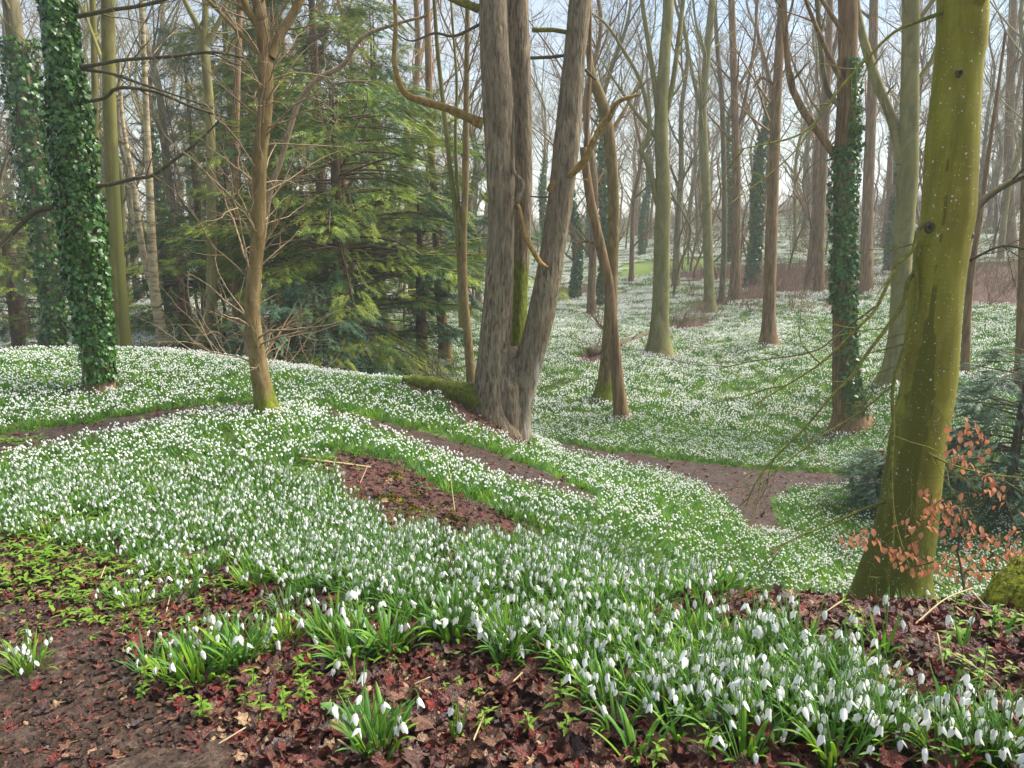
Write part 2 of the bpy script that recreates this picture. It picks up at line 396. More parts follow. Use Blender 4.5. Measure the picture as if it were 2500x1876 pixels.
def bark(name, c0, c1, c2, moss=(.15, .175, .016), mossy=.0, stretch=.12, sc=14, bump=.5, bd=.03, ring=0, spots=0, green=None, greeny=0, pale=(.42, .40, .36)):
    wm = lambda c: (c[0] * 1.14, c[1] * 1.08, c[2] * .88); c0, c1, c2 = wm(c0), wm(c1), wm(c2)
    b = NB(name); v = b.coords('Object', (1, 1, stretch)); v1 = b.coords('Object', (1, 1, .5))
    rid = b.noise(v, sc, 5, .62, .6); big = b.noise(v1, 1.7, 4); fine = b.noise(v1, 60, 3)
    col = b.ramp(rid, [(.37, c0), (.5, c1), (.64, c2)])
    col = b.mix(b.math('MULTIPLY', fine, .35), col, (.02, .018, .015), 'MULTIPLY')
    col = b.mix(b.ramp(big, [(.42, 0.0), (.62, .55)]), col, tuple(x * .62 for x in c1))
    h = rid
    if green:
        col = b.mix(b.math('MULTIPLY', b.ramp(b.noise(v1, 2.6, 5, .65), [(.36, 0.0), (.62, 1.0)]), greeny), col, green)
    if ring:
        rg_ = b.noise(b.coords('Object', (.6, .6, 9)), 5, 4, .6, .4); h = b.math('ADD', rid, b.math('MULTIPLY', rg_, ring))
        col = b.mix(b.ramp(rg_, [(.55, 0.0), (.75, .35)]), col, tuple(x * .5 for x in c0))
    mn = b.ramp(b.math('ADD', b.noise(v1, 7, 5, .7), b.math('SUBTRACT', b.attr('moss'), .35)), [(.45, 0.0), (.6, 1.0)])
    if mossy: mn = b.mix(1.0, mn, b.math('MULTIPLY', b.ramp(b.noise(v1, 3.3, 5, .7), [(.42, 0.0), (.66, 1.0)]), mossy), 'ADD')
    mcol = b.ramp(b.noise(v1, 26, 4, .7), [(.3, tuple(x * .45 for x in moss)), (.55, moss), (.75, tuple(min(1, x * 1.9) for x in moss))])
    col = b.mix(mn, col, mcol)
    col = b.mix(b.ramp(b.math('ADD', b.noise(b.coords('Object', (1, 1, .12)), 9, 4), b.math('SUBTRACT', b.attr('wet'), .5)), [(.38, 0.0), (.60, 1.0)]), col, tuple(x * .5 for x in (green or c0)))
    col = b.mix(b.ramp(b.math('ADD', b.noise(b.coords('Object', (1, 1, .15)), 14, 5, .7), b.math('SUBTRACT', b.attr('pale'), .5)), [(.44, 0.0), (.66, .85)]), col, pale)
    if spots:
        vo = b.n('ShaderNodeTexVoronoi', {'Vector': b.coords('Object', (1, 1, .8)), 'Scale': spots, 'Randomness': 1.0})
        rr = b.n('ShaderNodeSeparateColor', {'Color': vo.outputs['Color']})
        thr = b.math('MULTIPLY', b.math('POWER', rr.outputs[0], 5.0), .28)
        col = b.mix(b.math('LESS_THAN', vo.outputs['Distance'], thr), col, (.62, .64, .55))
        v2 = b.n('ShaderNodeTexVoronoi', {'Vector': b.coords('Object', (1, 1, .8)), 'Scale': spots * 2.6, 'Randomness': 1.0}); r2 = b.n('ShaderNodeSeparateColor', {'Color': v2.outputs['Color']})
        col = b.mix(b.math('LESS_THAN', v2.outputs['Distance'], b.math('MULTIPLY', b.math('POWER', r2.outputs[1], 7.0), .32)), col, (.55, .57, .44))
        col = b.mix(b.ramp(b.noise(b.coords('Object', (1, 1, .07)), 16, 5, .7), [(.52, 0.0), (.68, .4)]), col, (.10, .085, .022))
        col = b.mix(b.ramp(b.noise(b.coords('Object', (1, 1, .25)), 5, 5, .7), [(.52, 0.0), (.68, .55)]), col, (.30, .29, .05))
    return b.bsdf(col, .8, b.bump(h, bump, bd), .2)

MB = {}
MB['lime'] = bark('bark_lime', (.080, .062, .048), (.235, .192, .152), (.35, .30, .25), stretch=.17, sc=32, bump=1.0, bd=.04)
MB['beech'] = bark('bark_beech_green', (.135, .115, .022), (.225, .198, .034), (.31, .28, .060), stretch=.5, sc=4, bump=.3, bd=.012, ring=.22, spots=38, green=(.215, .215, .018), greeny=.8)
MB['greygreen'] = bark('bark_grey_green', (.13, .12, .062), (.23, .215, .12), (.33, .31, .19), stretch=.4, sc=5, bump=.25, bd=.012, ring=.3, green=(.22, .21, .055), greeny=.5)
MB['mossbrown'] = bark('bark_moss_brown', (.11, .074, .036), (.225, .16, .085), (.33, .25, .15), stretch=.3, sc=14, bump=.6, bd=.015, ring=.35, green=(.15, .128, .04), greeny=.4)
MB['redbrown'] = bark('bark_red_brown', (.105, .066, .038), (.225, .148, .090), (.34, .24, .155), stretch=.12, sc=17, bump=.7, bd=.02)
MB['grey'] = bark('bark_grey', (.095, .078, .056), (.20, .17, .125), (.31, .275, .21), stretch=.25, sc=9, bump=.45, bd=.015, green=(.14, .14, .06), greeny=.35)
MB['birch'] = bark('bark_birch', (.10, .09, .08), (.44, .37, .27), (.58, .51, .39), stretch=3.0, sc=4, bump=.4, bd=.01, ring=.5)
MB['olive'] = bark('bark_olive', (.085, .075, .03), (.16, .145, .055), (.23, .21, .095), stretch=.3, sc=7, bump=.35, bd=.012, green=(.17, .175, .04), greeny=.6)
MB['dead'] = bark('bark_dead_wood', (.13, .075, .025), (.29, .185, .07), (.42, .30, .14), stretch=.5, sc=22, bump=.8, bd=.012, mossy=.25)
MB['twig'] = bark('bark_dark_twig', (.05, .04, .032), (.095, .078, .062), (.15, .125, .10), stretch=.6, sc=20, bump=.2, bd=.005, green=(.10, .105, .03), greeny=.4)
MB['paletwig'] = bark('bark_pale_twig', (.19, .135, .10), (.30, .225, .165), (.40, .31, .24), stretch=.6, sc=20, bump=.2, bd=.005)
MB['mosstwig'] = bark('bark_moss_twig', (.085, .078, .03), (.16, .16, .035), (.27, .28, .06), stretch=1, sc=40, bump=.5, bd=.008, mossy=.5, moss=(.20, .23, .03))
MB['redstem'] = bark('bark_brown_stem', (.07, .045, .03), (.13, .085, .06), (.2, .14, .1), stretch=.5, sc=20, bump=.2, bd=.005)

def leafmat(name, cols, rough=.5, spec=.35, tr=.25, coat=0, sc=None, bumpn=0):
    b = NB(name); f = b.rnd()
    if sc: f = b.math('FRACT', b.math('ADD', b.math('MULTIPLY', b.noise(b.coords('Object'), sc, 3, .6), 1.9), b.math('MULTIPLY', f, .12)))
    n_ = len(cols); col = b.ramp(f, [(i / max(1, n_ - 1), c) for i, c in enumerate(cols)])
    if not sc: col = b.mix(b.math('MULTIPLY', b.noise(b.coords('Object'), 40, 3), .45), col, tuple(x * .5 for x in cols[0]))
    nm = b.bump(b.noise(b.coords('Object'), 70, 3), bumpn, .004) if bumpn else None
    return b.bsdf(col, rough, nm, spec, coat, tr)

M_SLEAF = leafmat('snowdrop_leaf', [(.065, .185, .018), (.11, .275, .026), (.11, .26, .075), (.17, .36, .020), (.24, .42, .018), (.085, .23, .055)], .45, .3, .3)
M_PETAL = NB('snowdrop_petal').bsdf((.86, .87, .84), .5, None, .3, 0, .3)
M_SSTEM = NB('snowdrop_stem').bsdf((.12, .25, .05), .5, None, .3, 0, .15)
def deadleaf():
    b = NB('dead_leaf')
    col = b.ramp(b.rnd(), [(0, (0.075, 0.02, 0.014)), (0.15, (0.144, 0.045, 0.027)), (0.28, (0.219, 0.017, 0.013)), (0.42, (0.1, 0.05, 0.039)), (0.55, (0.231, 0.105, 0.055)), (0.68, (0.062, 0.036, 0.034)), (0.8, (0.156, 0.042, 0.029)), (0.88, (0.069, 0.063, 0.068)), (0.94, (0.35, 0.203, 0.13)), (1, (0.425, 0.28, 0.156))])
    v = b.coords('Object'); nn = b.noise(v, 6, 4, .65)
    col = b.mix(b.ramp(nn, [(.38, .75), (.58, 0.0)]), col, (.020, .009, .007))
    return b.bsdf(col, b.math('ADD', b.math('MULTIPLY', nn, .4), .14), b.bump(b.noise(v, 12, 3), .5, .05), .42, 0, .08)
M_DEAD = deadleaf()
M_COPPER = leafmat('copper_beech_leaf', [(.50, .17, .085), (.62, .25, .135), (.68, .33, .20), (.56, .20, .10)], .5, .3, .35)
M_IVY = leafmat('ivy_leaf', [(.016, .070, .010), (.034, .115, .016), (.060, .165, .024), (.024, .088, .014), (.10, .21, .03)], .32, .45, .08, 0, sc=9)
M_HERB = leafmat('herb_leaf', [(.13, .27, .025), (.18, .34, .03), (.23, .38, .045), (.12, .24, .03)], .5, .3, .3)
M_BROAD = leafmat('broad_leaf', [(.07, .19, .035), (.10, .25, .05)], .4, .4, .25)
M_YEWD = leafmat('yew_needles', [(0.15, 0.213, 0.022), (0.052, 0.123, 0.025), (0.024, 0.075, 0.025), (0.047, 0.117, 0.025), (0.094, 0.166, 0.022), (0.234, 0.288, 0.022), (0.15, 0.213, 0.022)], .55, .3, .15, sc=1.1)
M_YEWB = leafmat('yew_needles_blue', [(0.024, 0.068, 0.039), (0.045, 0.112, 0.057), (0.083, 0.165, 0.075), (0.033, 0.09, 0.051), (0.06, 0.135, 0.068)], .55, .3, .15, sc=1.3)
M_YEWY = leafmat('yew_needles_yellow', [(.10, .13, .016), (.19, .205, .018), (.28, .29, .025), (.14, .17, .02)], .55, .3, .2, sc=2.0)
M_GREYBUSH = leafmat('grey_green_needles', [(0.064, 0.154, 0.082), (0.126, 0.252, 0.134), (0.198, 0.342, 0.208), (0.09, 0.198, 0.108)], .55, .3, .15, sc=1.8)
M_STRAW = NB('dry_straw').bsdf((.40, .30, .17), .7)
def mossmat():
    b = NB('moss'); v = b.coords('Object'); f = b.noise(v, 60, 5, .7); g = b.noise(v, 9, 3)
    col = b.ramp(f, [(.36, (.035, .045, .006)), (.5, (.14, .165, .012)), (.64, (.32, .34, .025))])
    col = b.mix(b.ramp(g, [(.5, 0.0), (.68, .7)]), col, (.06, .042, .02)); return b.bsdf(col, .9, b.bump(f, 1.0, .02), .15)
M_MOSS = mossmat()

def groundmat():
    b = NB('woodland_soil'); v = b.coords('Object')
    lit, grn = b.attr('litter'), b.attr('green')
    n1 = b.noise(v, 26, 6, .7, .5); n2_ = b.noise(v, 2.2, 5, .6)
    soil = b.ramp(n1, [(.34, (.016, .008, .006)), (.46, (.055, .022, .016)), (.56, (.095, .038, .026)), (.68, (.15, .075, .05))])
    gcol = b.ramp(b.noise(v, 34, 6, .75, .3), [(.32, (.012, .022, .006)), (.5, (.045, .085, .016)), (.68, (.10, .16, .024))])
    gcol = b.mix(b.ramp(n2_, [(.45, 0.0), (.65, .6)]), gcol, (.11, .16, .02))
    col = b.mix(b.ramp(b.math('ADD', b.math('MULTIPLY', b.noise(v, 6, 5, .7), .5), b.math('SUBTRACT', lit, .25)), [(.40, 0.0), (.56, 1.0)]), gcol, soil)
    col = b.mix(b.ramp(b.math('ADD', b.math('MULTIPLY', b.noise(v, 8, 5, .7), .6), b.math('SUBTRACT', grn, .5)), [(.3, 0.0), (.5, 1.0)]), col, b.ramp(b.noise(v, 30, 5, .7), [(.3, (.05, .08, .012)), (.55, (.13, .20, .02)), (.75, (.22, .29, .03))]))
    return b.bsdf(col, .75, b.bump(n1, .9, .03), .35)
def mudmat(name, c0, c1, c2, rough):
    b = NB(name); v = b.coords('Object'); n1 = b.noise(v, 15, 8, .72, .9); n3 = b.noise(v, 60, 4, .7); n4 = b.noise(v, 1.9, 4, .6)
    col = b.ramp(n1, [(.36, c0), (.5, c1), (.64, c2)]); col = b.mix(b.ramp(n3, [(.38, .7), (.55, 0.0)]), col, c0)
    col = b.mix(b.ramp(b.noise(v, 3.1, 6, .7), [(.56, 0.0), (.68, .7)]), col, (.17, .125, .055))
    col = b.mix(b.ramp(b.noise(v, 4.3, 6, .75), [(.62, 0.0), (.72, .7)]), col, (.07, .085, .014))
    return b.bsdf(col, b.ramp(n4, [(.35, rough - .22), (.65, rough)]), b.bump(b.math('ADD', n1, b.math('MULTIPLY', n3, .3)), 1.0, .09), .4)
M_GROUND = groundmat()
M_MUD = mudmat('wet_mud', (.036, .019, .015), (.15, .092, .064), (.28, .19, .14), .55)
M_PATH = mudmat('path_mud', (.032, .018, .014), (.090, .052, .041), (.16, .10, .08), .6)

# ------------------------------------------------------------------ ground sheet and trodden paths
def ground():
    ys = np.concatenate([np.linspace(-14, .6, 16), np.linspace(.7, 15, 220), 15 * 1.045 ** np.arange(1, 80)])
    ss = np.linspace(-1, 1, 261); ss = np.sign(ss) * np.abs(ss) ** 1.25
    X = ss[None] * (np.maximum(ys, 1.0)[:, None] * 1.0 + 5.5); Y = np.repeat(ys[:, None], len(ss), 1)
    Z = H(X, Y)
    lit = np.maximum.reduce([rb(X, Y), rm(X, Y), .8 * rp1(X, Y), .8 * rp2(X, Y), rf(X, Y)]); grn = rg(X, Y)
    lit = np.where((Y < 2.7) & (np.abs(X) < 6), np.maximum(lit, .9), lit); lit = np.maximum(lit, .75 * sst(4.6, 3.4, Y))
    Z = Z + .018 * n2(X, Y, 9, 5) * lit
    g = Geo(); n, m = X.shape; i = np.arange(n - 1)[:, None] * m + np.arange(m - 1)[None]
    F = np.stack([i, i + 1, i + m + 1, i + m], -1).reshape(-1, 4)
    g.add(np.stack([X, Y, Z], -1), F, 0, litter=lit.ravel(), green=grn.ravel())
    o = obj('ground', g.mesh('ground', M_GROUND)); return tag(o, 'rolling woodland floor under the snowdrops and leaf litter', None, None, 'structure')
GROUND = ground()

def sheet(name, ras, mat, label, up, c=.05):
    x0, x1, y0, y1, _ = NR; X, Y = np.meshgrid(np.arange(x0, x1, c), np.arange(y0, y1, c)); m = ras(X, Y)
    Z = H(X, Y) + .02 * n2(X, Y, 9, 5) * np.clip(m, 0, 1) + up * (sst(.0, .8, m) * 2 - 1) + (.016 * n2(X, Y, 6, 77) + .012 * n2(X, Y, 16, 78)) * m
    keep = m > .02; idx = np.full(X.shape, -1); idx[keep] = np.arange(keep.sum())
    q = np.stack([idx[:-1, :-1], idx[:-1, 1:], idx[1:, 1:], idx[1:, :-1]], -1).reshape(-1, 4); q = q[(q >= 0).all(1)]
    g = Geo(); g.add(np.stack([X, Y, Z], -1)[keep], q); return tag(obj(name, g.mesh(name, mat)), label, None, None, 'structure')
sheet('mud_path', rm, M_MUD, 'wet brown mud track beside the leaf litter', .022, .028)
sheet('woodland_path', rp1, M_PATH, 'narrow earth path across the snowdrop mound below the triple trunk', .02)
sheet('valley_path', rp2, M_PATH, 'forked brown path along the valley bottom', .02)

# ------------------------------------------------------------------ instancing of uncountable cover
def scatter(name, pts, rot, scl, idx, protos, label=None, parent=None):
    """one object that sets out instances of the proto meshes; rot: euler (N,3)"""
    me = bpy.data.meshes.new(name); n = len(pts); me.vertices.add(n); me.vertices.foreach_set('co', np.asarray(pts, np.float32).ravel())
    for nm, ty, arr in (('rot', 'FLOAT_VECTOR', rot), ('scl', 'FLOAT', scl), ('idx', 'INT', idx)):
        a = me.attributes.new(nm, ty, 'POINT'); a.data.foreach_set('vector' if ty == 'FLOAT_VECTOR' else 'value', np.asarray(arr, np.int32 if ty == 'INT' else np.float32).ravel())
    o = obj(name, me, parent); tag(o, label, None, None, 'stuff')
    c = bpy.data.collections.new(name + '_kinds')
    for i, pm in enumerate(protos):
        c.objects.link(bpy.data.objects.new('%s_%02d' % (name, i), pm))
    ng = bpy.data.node_groups.new(name, 'GeometryNodeTree')
    ng.interface.new_socket('Geometry', in_out='INPUT', socket_type='NodeSocketGeometry'); ng.interface.new_socket('Geometry', in_out='OUTPUT', socket_type='NodeSocketGeometry')
    N_ = ng.nodes.new; L = ng.links.new
    gi, go = N_('NodeGroupInput'), N_('NodeGroupOutput'); ip = N_('GeometryNodeInstanceOnPoints'); ci = N_('GeometryNodeCollectionInfo')
    ci.inputs['Collection'].default_value = c; ci.inputs['Separate Children'].default_value = True; ci.inputs['Reset Children'].default_value = True
    def at(nm, ty):
        a = N_('GeometryNodeInputNamedAttribute'); a.data_type = ty; a.inputs['Name'].default_value = nm
        return [s for s in a.outputs if s.enabled and s.name == 'Attribute'][0]
    er = N_('FunctionNodeEulerToRotation'); L(at('rot', 'FLOAT_VECTOR'), er.inputs[0])
    ip.inputs['Pick Instance'].default_value = True
    L(gi.outputs[0], ip.inputs['Points']); L(ci.outputs[0], ip.inputs['Instance']); L(at('idx', 'INT'), ip.inputs['Instance Index'])
    L(er.outputs[0], ip.inputs['Rotation']); L(at('scl', 'FLOAT'), ip.inputs['Scale']); L(ip.outputs[0], go.inputs[0])
    md = o.modifiers.new('scatter', 'NODES'); md.node_group = ng
    return o

def eul(norm, az):
    """euler that spins by az and then tilts +Z to norm"""
    out = np.empty((len(az), 3))
    for i in range(len(az)):
        q = Vector((0, 0, 1)).rotation_difference(Vector(norm[i])) @ Euler((0, 0, az[i])).to_quaternion()
        out[i] = q.to_euler()
    return out

def jgrid(x0, x1, y0, y1, sp, rng):
    X, Y = np.meshgrid(np.arange(x0, x1, sp), np.arange(y0, y1, sp)); X = X.ravel() + rng.uniform(-.5, .5, X.size) * sp; Y = Y.ravel() + rng.uniform(-.5, .5, Y.size) * sp
    return X, Y

def visible(x, y, z, mg=90, clear=.22):
    """in the frame (with a margin for a step aside) and not deep behind a rise of ground"""
    p = np.stack([x, y, z + .1], -1); d = depth(p); u = 1250 + FPX * x / d; up = (p[:, 2] - CAM_H) * CP + y * SP; v = 938 - FPX * up / d
    return (d > .3) & (u > -mg - 700 / np.maximum(d, 1)) & (u < 2500 + mg + 700 / np.maximum(d, 1)) & (v < 1876 + 160)

# ------------------------------------------------------------------ snowdrops
def blade(L, wd, lean, bend, n=5, keel=.25, tip=.75):
    t = np.linspace(0, 1, n + 1); a = lean + bend * t ** 1.6; ds = L / n
    x = np.concatenate([[0], np.cumsum(np.sin((a[1:] + a[:-1]) / 2)) * ds]); z = np.concatenate([[0], np.cumsum(np.cos((a[1:] + a[:-1]) / 2)) * ds])
    w_ = wd * .5 * np.where(t < tip, .75 + .25 * np.sin(t / tip * np.pi), np.sqrt(np.maximum(0, 1 - ((t - tip) / (1.0001 - tip)) ** 2)) * .75); w_[-1] = wd * .06
    nx, nz_ = np.cos(a), -np.sin(a)
    V = np.stack([np.stack([x + nx * w_ * keel * -0, -w_, z], -1), np.stack([x - nx * w_ * keel * 2, 0 * x, z - nz_ * w_ * keel * 2], -1), np.stack([x, w_, z], -1)], 1).reshape(-1, 3)
    i = np.arange(n)[:, None] * 3 + np.arange(2)[None]; F = np.stack([i, i + 1, i + 4, i + 3], -1).reshape(-1, 4)
    return V, F

def rz(a): c, s = math.cos(a), math.sin(a); return np.array([[c, -s, 0], [s, c, 0], [0, 0, 1.0]])
def rx(a): c, s = math.cos(a), math.sin(a); return np.array([[1, 0, 0], [0, c, -s], [0, s, c.real]])
def ry(a): c, s = math.cos(a), math.sin(a); return np.array([[c, 0, s], [0, 1, 0], [-s, 0, c]])

def petal(L, wd, op, curl, rows=5):
    s = np.linspace(0, 1, rows); w_ = wd * .5 * np.sin(np.pi * np.clip(.10 + .86 * s ** .85, 0, 1)) ** .8
    a = op * (1 - curl * s); ds = L / (rows - 1)
    r = .0016 + np.concatenate([[0], np.cumsum(np.sin((a[1:] + a[:-1]) / 2)) * ds]); z = -np.concatenate([[0], np.cumsum(np.cos((a[1:] + a[:-1]) / 2)) * ds])
    t = np.array([-1, -.5, 0, .5, 1]); V = []
    for k in range(rows):
        for q in t: V.append((r[k] - (q * w_[k]) ** 2 * 55, q * w_[k], z[k]))
    i = np.arange(rows - 1)[:, None] * 5 + np.arange(4)[None]
    return np.array(V), np.stack([i, i + 1, i + 6, i + 5], -1).reshape(-1, 4)

def bloom(rng, op=None, sc=1.0):
    """hanging flower: three long outer petals, a short inner cup, a green ovary; hangs from the origin"""
    g = Geo(); op = rng.uniform(.12, .62) if op is None else op; g.cup, g.pet = Geo(), []
    oz = np.array([0, -.0025, -.005, -.0075]); V, F = tube(np.stack([0 * oz, 0 * oz, oz], -1), [.0012, .0027, .0028, .0014], 6); g.add(V * sc, F, 1); g.cup.add(V * sc, F, 1)
    for k in range(3):
        V, F = petal(.0275 * rng.uniform(.9, 1.1), .0145 * rng.uniform(.9, 1.1), op * rng.uniform(.7, 1.25), rng.uniform(.3, .9))
        V[:, 2] -= .006; V = (V @ rz(k * 2.094 + rng.normal(0, .12)).T) * sc; g.add(V, F, 0); q = Geo(); q.add(V, F); g.pet.append(q)
    cz = np.array([-.006, -.011, -.0165]); V, F = tube(np.stack([0 * cz, 0 * cz, cz], -1), [.002, .0042, .0052], 6); g.add(V * sc, F, 0); g.cup.add(V * sc, F, 0)
    return g

def flower_stem(rng, h=None):
    """returns stem geometry and the hanging point + tilt"""
    h = rng.uniform(.13, .185) if h is None else h; le = rng.uniform(-.04, .32)
    z = np.linspace(0, 1, 5); p = np.stack([np.sin(le) * h * z ** 1.3, 0 * z, h * z], -1); tp = p[-1]
    arc = np.array([[.006, 0, .007], [.014, 0, .006], [.019, 0, -.003], [.020, 0, -.010]]) * rng.uniform(.8, 1.2)
    pts = np.vstack([p, tp + arc]); g = Geo(); g.add(*tube(pts, [.0019] * 4 + [.0016] + [.0010] * 4, 3), 0)
    V, F = blade(.030, .0035, .15, -.1, 3); g.add(V + tp - [0, 0, .003], F, 0)
    return g, pts[-1]

def make_kinds():
    rng = np.random.default_rng(21); K = {'leaf': [], 'stem': [], 'flower': []}
    for i in range(9):
        V, F = blade(rng.uniform(.095, .165), rng.uniform(.009, .013), 0, rng.choice([.15, .35, .5, .7, 1.0, 1.5]) * rng.uniform(.8, 1.2), 6); g = Geo(); g.add(V, F)
        K['leaf'].append(g)
    for i in range(12):
        s, tip = flower_stem(rng, [None, .13, .16, .195][i % 4]); K['stem'].append((s, tip)); K['flower'].append(bloom(rng, [.12, .2, .3, .42, .55, .75, .25, .05, .9, .06, .48, .35][i], .8 if i in (7, 9) else 1.0))
    return K
SK = make_kinds()
for k in ('leaf', 'flower'): SK[k + '_me'] = [g.mesh('snowdrop_' + k, [M_SLEAF] if k == 'leaf' else [M_PETAL, M_SSTEM]) for g in SK[k]]
SK['cup_me'] = [g.cup.mesh('snowdrop_cup', [M_PETAL, M_SSTEM]) for g in SK['flower']]; SK['petal_me'] = [[q.mesh('snowdrop_petal', [M_PETAL]) for q in g.pet] for g in SK['flower']]
SK['stem_me'] = [s.mesh('snowdrop_stem', [M_SSTEM]) for s, t in SK['stem']]

def tuft_plan(rng, nl, nf, rad):
    """placements inside one clump: (kind, variant, xyz, az, lean, scale)"""
    o = []
    for i in range(nl):
        a = rng.uniform(0, 2 * np.pi); r = rad * math.sqrt(rng.random()); o.append(('leaf', rng.integers(9), (r * math.cos(a), r * math.sin(a), -.006), a + rng.normal(0, .5), .10 + .55 * r / max(rad, .02) * rng.uniform(.3, 1.1), rng.uniform(.75, 1.15)))
    for i in range(nf):
        a = rng.uniform(0, 2 * np.pi); r = rad * math.sqrt(rng.random()); o.append(('flower', rng.integers(12), (r * math.cos(a), r * math.sin(a), -.006), rng.uniform(0, 2 * np.pi) if rng.random() < .4 else a + rng.normal(0, .7), .02 + .32 * r / max(rad, .02) * rng.random(), rng.uniform(.85, 1.15)))
    return o

def tuft_geo(rng, nl, nf, rad):
    g = Geo()
    for k, v, p, az, le, s in tuft_plan(rng, nl, nf, rad):
        M = rz(az) @ ry(le); T = np.array(p)
        if k == 'leaf': g.merge(SK['leaf'][v], M, T, s)
        else:
            st, tip = SK['stem'][v]; h = Geo()
            for (V, (F, m)) in zip(st.V, st.F): pass
            g2 = Geo(); g2.merge(st); g2.F = [(f, 2) for f, m in g2.F]; g.merge(g2, M, T, s)
            q = T + M @ tip * s; g3 = Geo(); g3.merge(SK['flower'][v]); g3.F = [(f, 1 if m == 0 else 2) for f, m in g3.F]
            g.merge(g3, rz(az) @ ry(rng.normal(0, .25)), q, s)
    return g

def mid_tuft(rng, nl, nf, rad, fs=1.0):
    """tuft for 4-10 m: strap leaves of two quads, three folded petals a flower"""
    g = Geo()
    for i in range(nl):
        a = rng.uniform(0, 6.283); r = rad * math.sqrt(rng.random()); V, F = blade(rng.uniform(.09, .16), rng.uniform(.008, .011), .08 + .5 * r / rad, rng.uniform(.2, 1.1), 2, .1)
        g.add(V @ rz(a).T + [r * math.cos(a), r * math.sin(a), -.005], F, 0)
    for i in range(nf):
        a = rng.uniform(0, 6.283); r = rad * 1.1 * math.sqrt(rng.random()); h = rng.uniform(.10, .165); c = np.array([r * math.cos(a), r * math.sin(a), h])
        for k in range(3):
            b = k * 2.094 + rng.uniform(0, .6); op = rng.uniform(.25, .75); L = .027 * fs * rng.uniform(.85, 1.15); w_ = .0085 * fs
            d = np.array([math.cos(b) * math.sin(op), math.sin(b) * math.sin(op), -math.cos(op)]); t = np.array([-math.sin(b), math.cos(b), 0]); o_ = np.array([math.cos(b), math.sin(b), .3]) * .003
            g.add(np.array([c, c + d * L * .5 + t * w_, c + d * L, c + d * L * .5 - t * w_, c + d * L * .5 + o_]), [(0, 1, 4), (1, 2, 4), (2, 3, 4), (3, 0, 4)], 1)
        g.add(*tube(np.array([[c[0] * .8, c[1] * .8, 0], [c[0], c[1], h]]), [.0018, .0014], 3), 2)
    return g

def far_patch(rng, rad, nl, nf, fs=1.0):
    g = Geo()
    a = rng.uniform(0, 6.283, nl); r = rad * np.sqrt(rng.random(nl)); L = rng.uniform(.08, .15, nl); ln = rng.normal(0, .5, (nl, 2)); w_ = .007 * fs
    b = np.stack([r * np.cos(a), r * np.sin(a), 0 * r], -1); t = np.stack([-np.sin(a * 3), np.cos(a * 3), 0 * a], -1) * w_
    tip = b + np.stack([ln[:, 0] * L, ln[:, 1] * L, L], -1); V = np.stack([b - t, b + t, tip], 1).reshape(-1, 3); g.add(V, np.arange(nl * 3).reshape(-1, 3), 0)
    a = rng.uniform(0, 6.283, nf); r = rad * np.sqrt(rng.random(nf)); h = rng.uniform(.09, .17, nf); c = np.stack([r * np.cos(a), r * np.sin(a), h], -1)
    s = .011 * fs * rng.uniform(.8, 1.25, nf)[:, None, None]
    base = np.array([[0, 0, .9], [1, 0, -.9], [-.5, .87, -.9], [-.5, -.87, -.9]]); V = c[:, None] + base[None] * s
    F = np.array([(0, 1, 2), (0, 2, 3), (0, 3, 1), (1, 3, 2)])[None] + (np.arange(nf) * 4)[:, None, None]; g.add(V.reshape(-1, 3), F.reshape(-1, 3), 1)
    return g

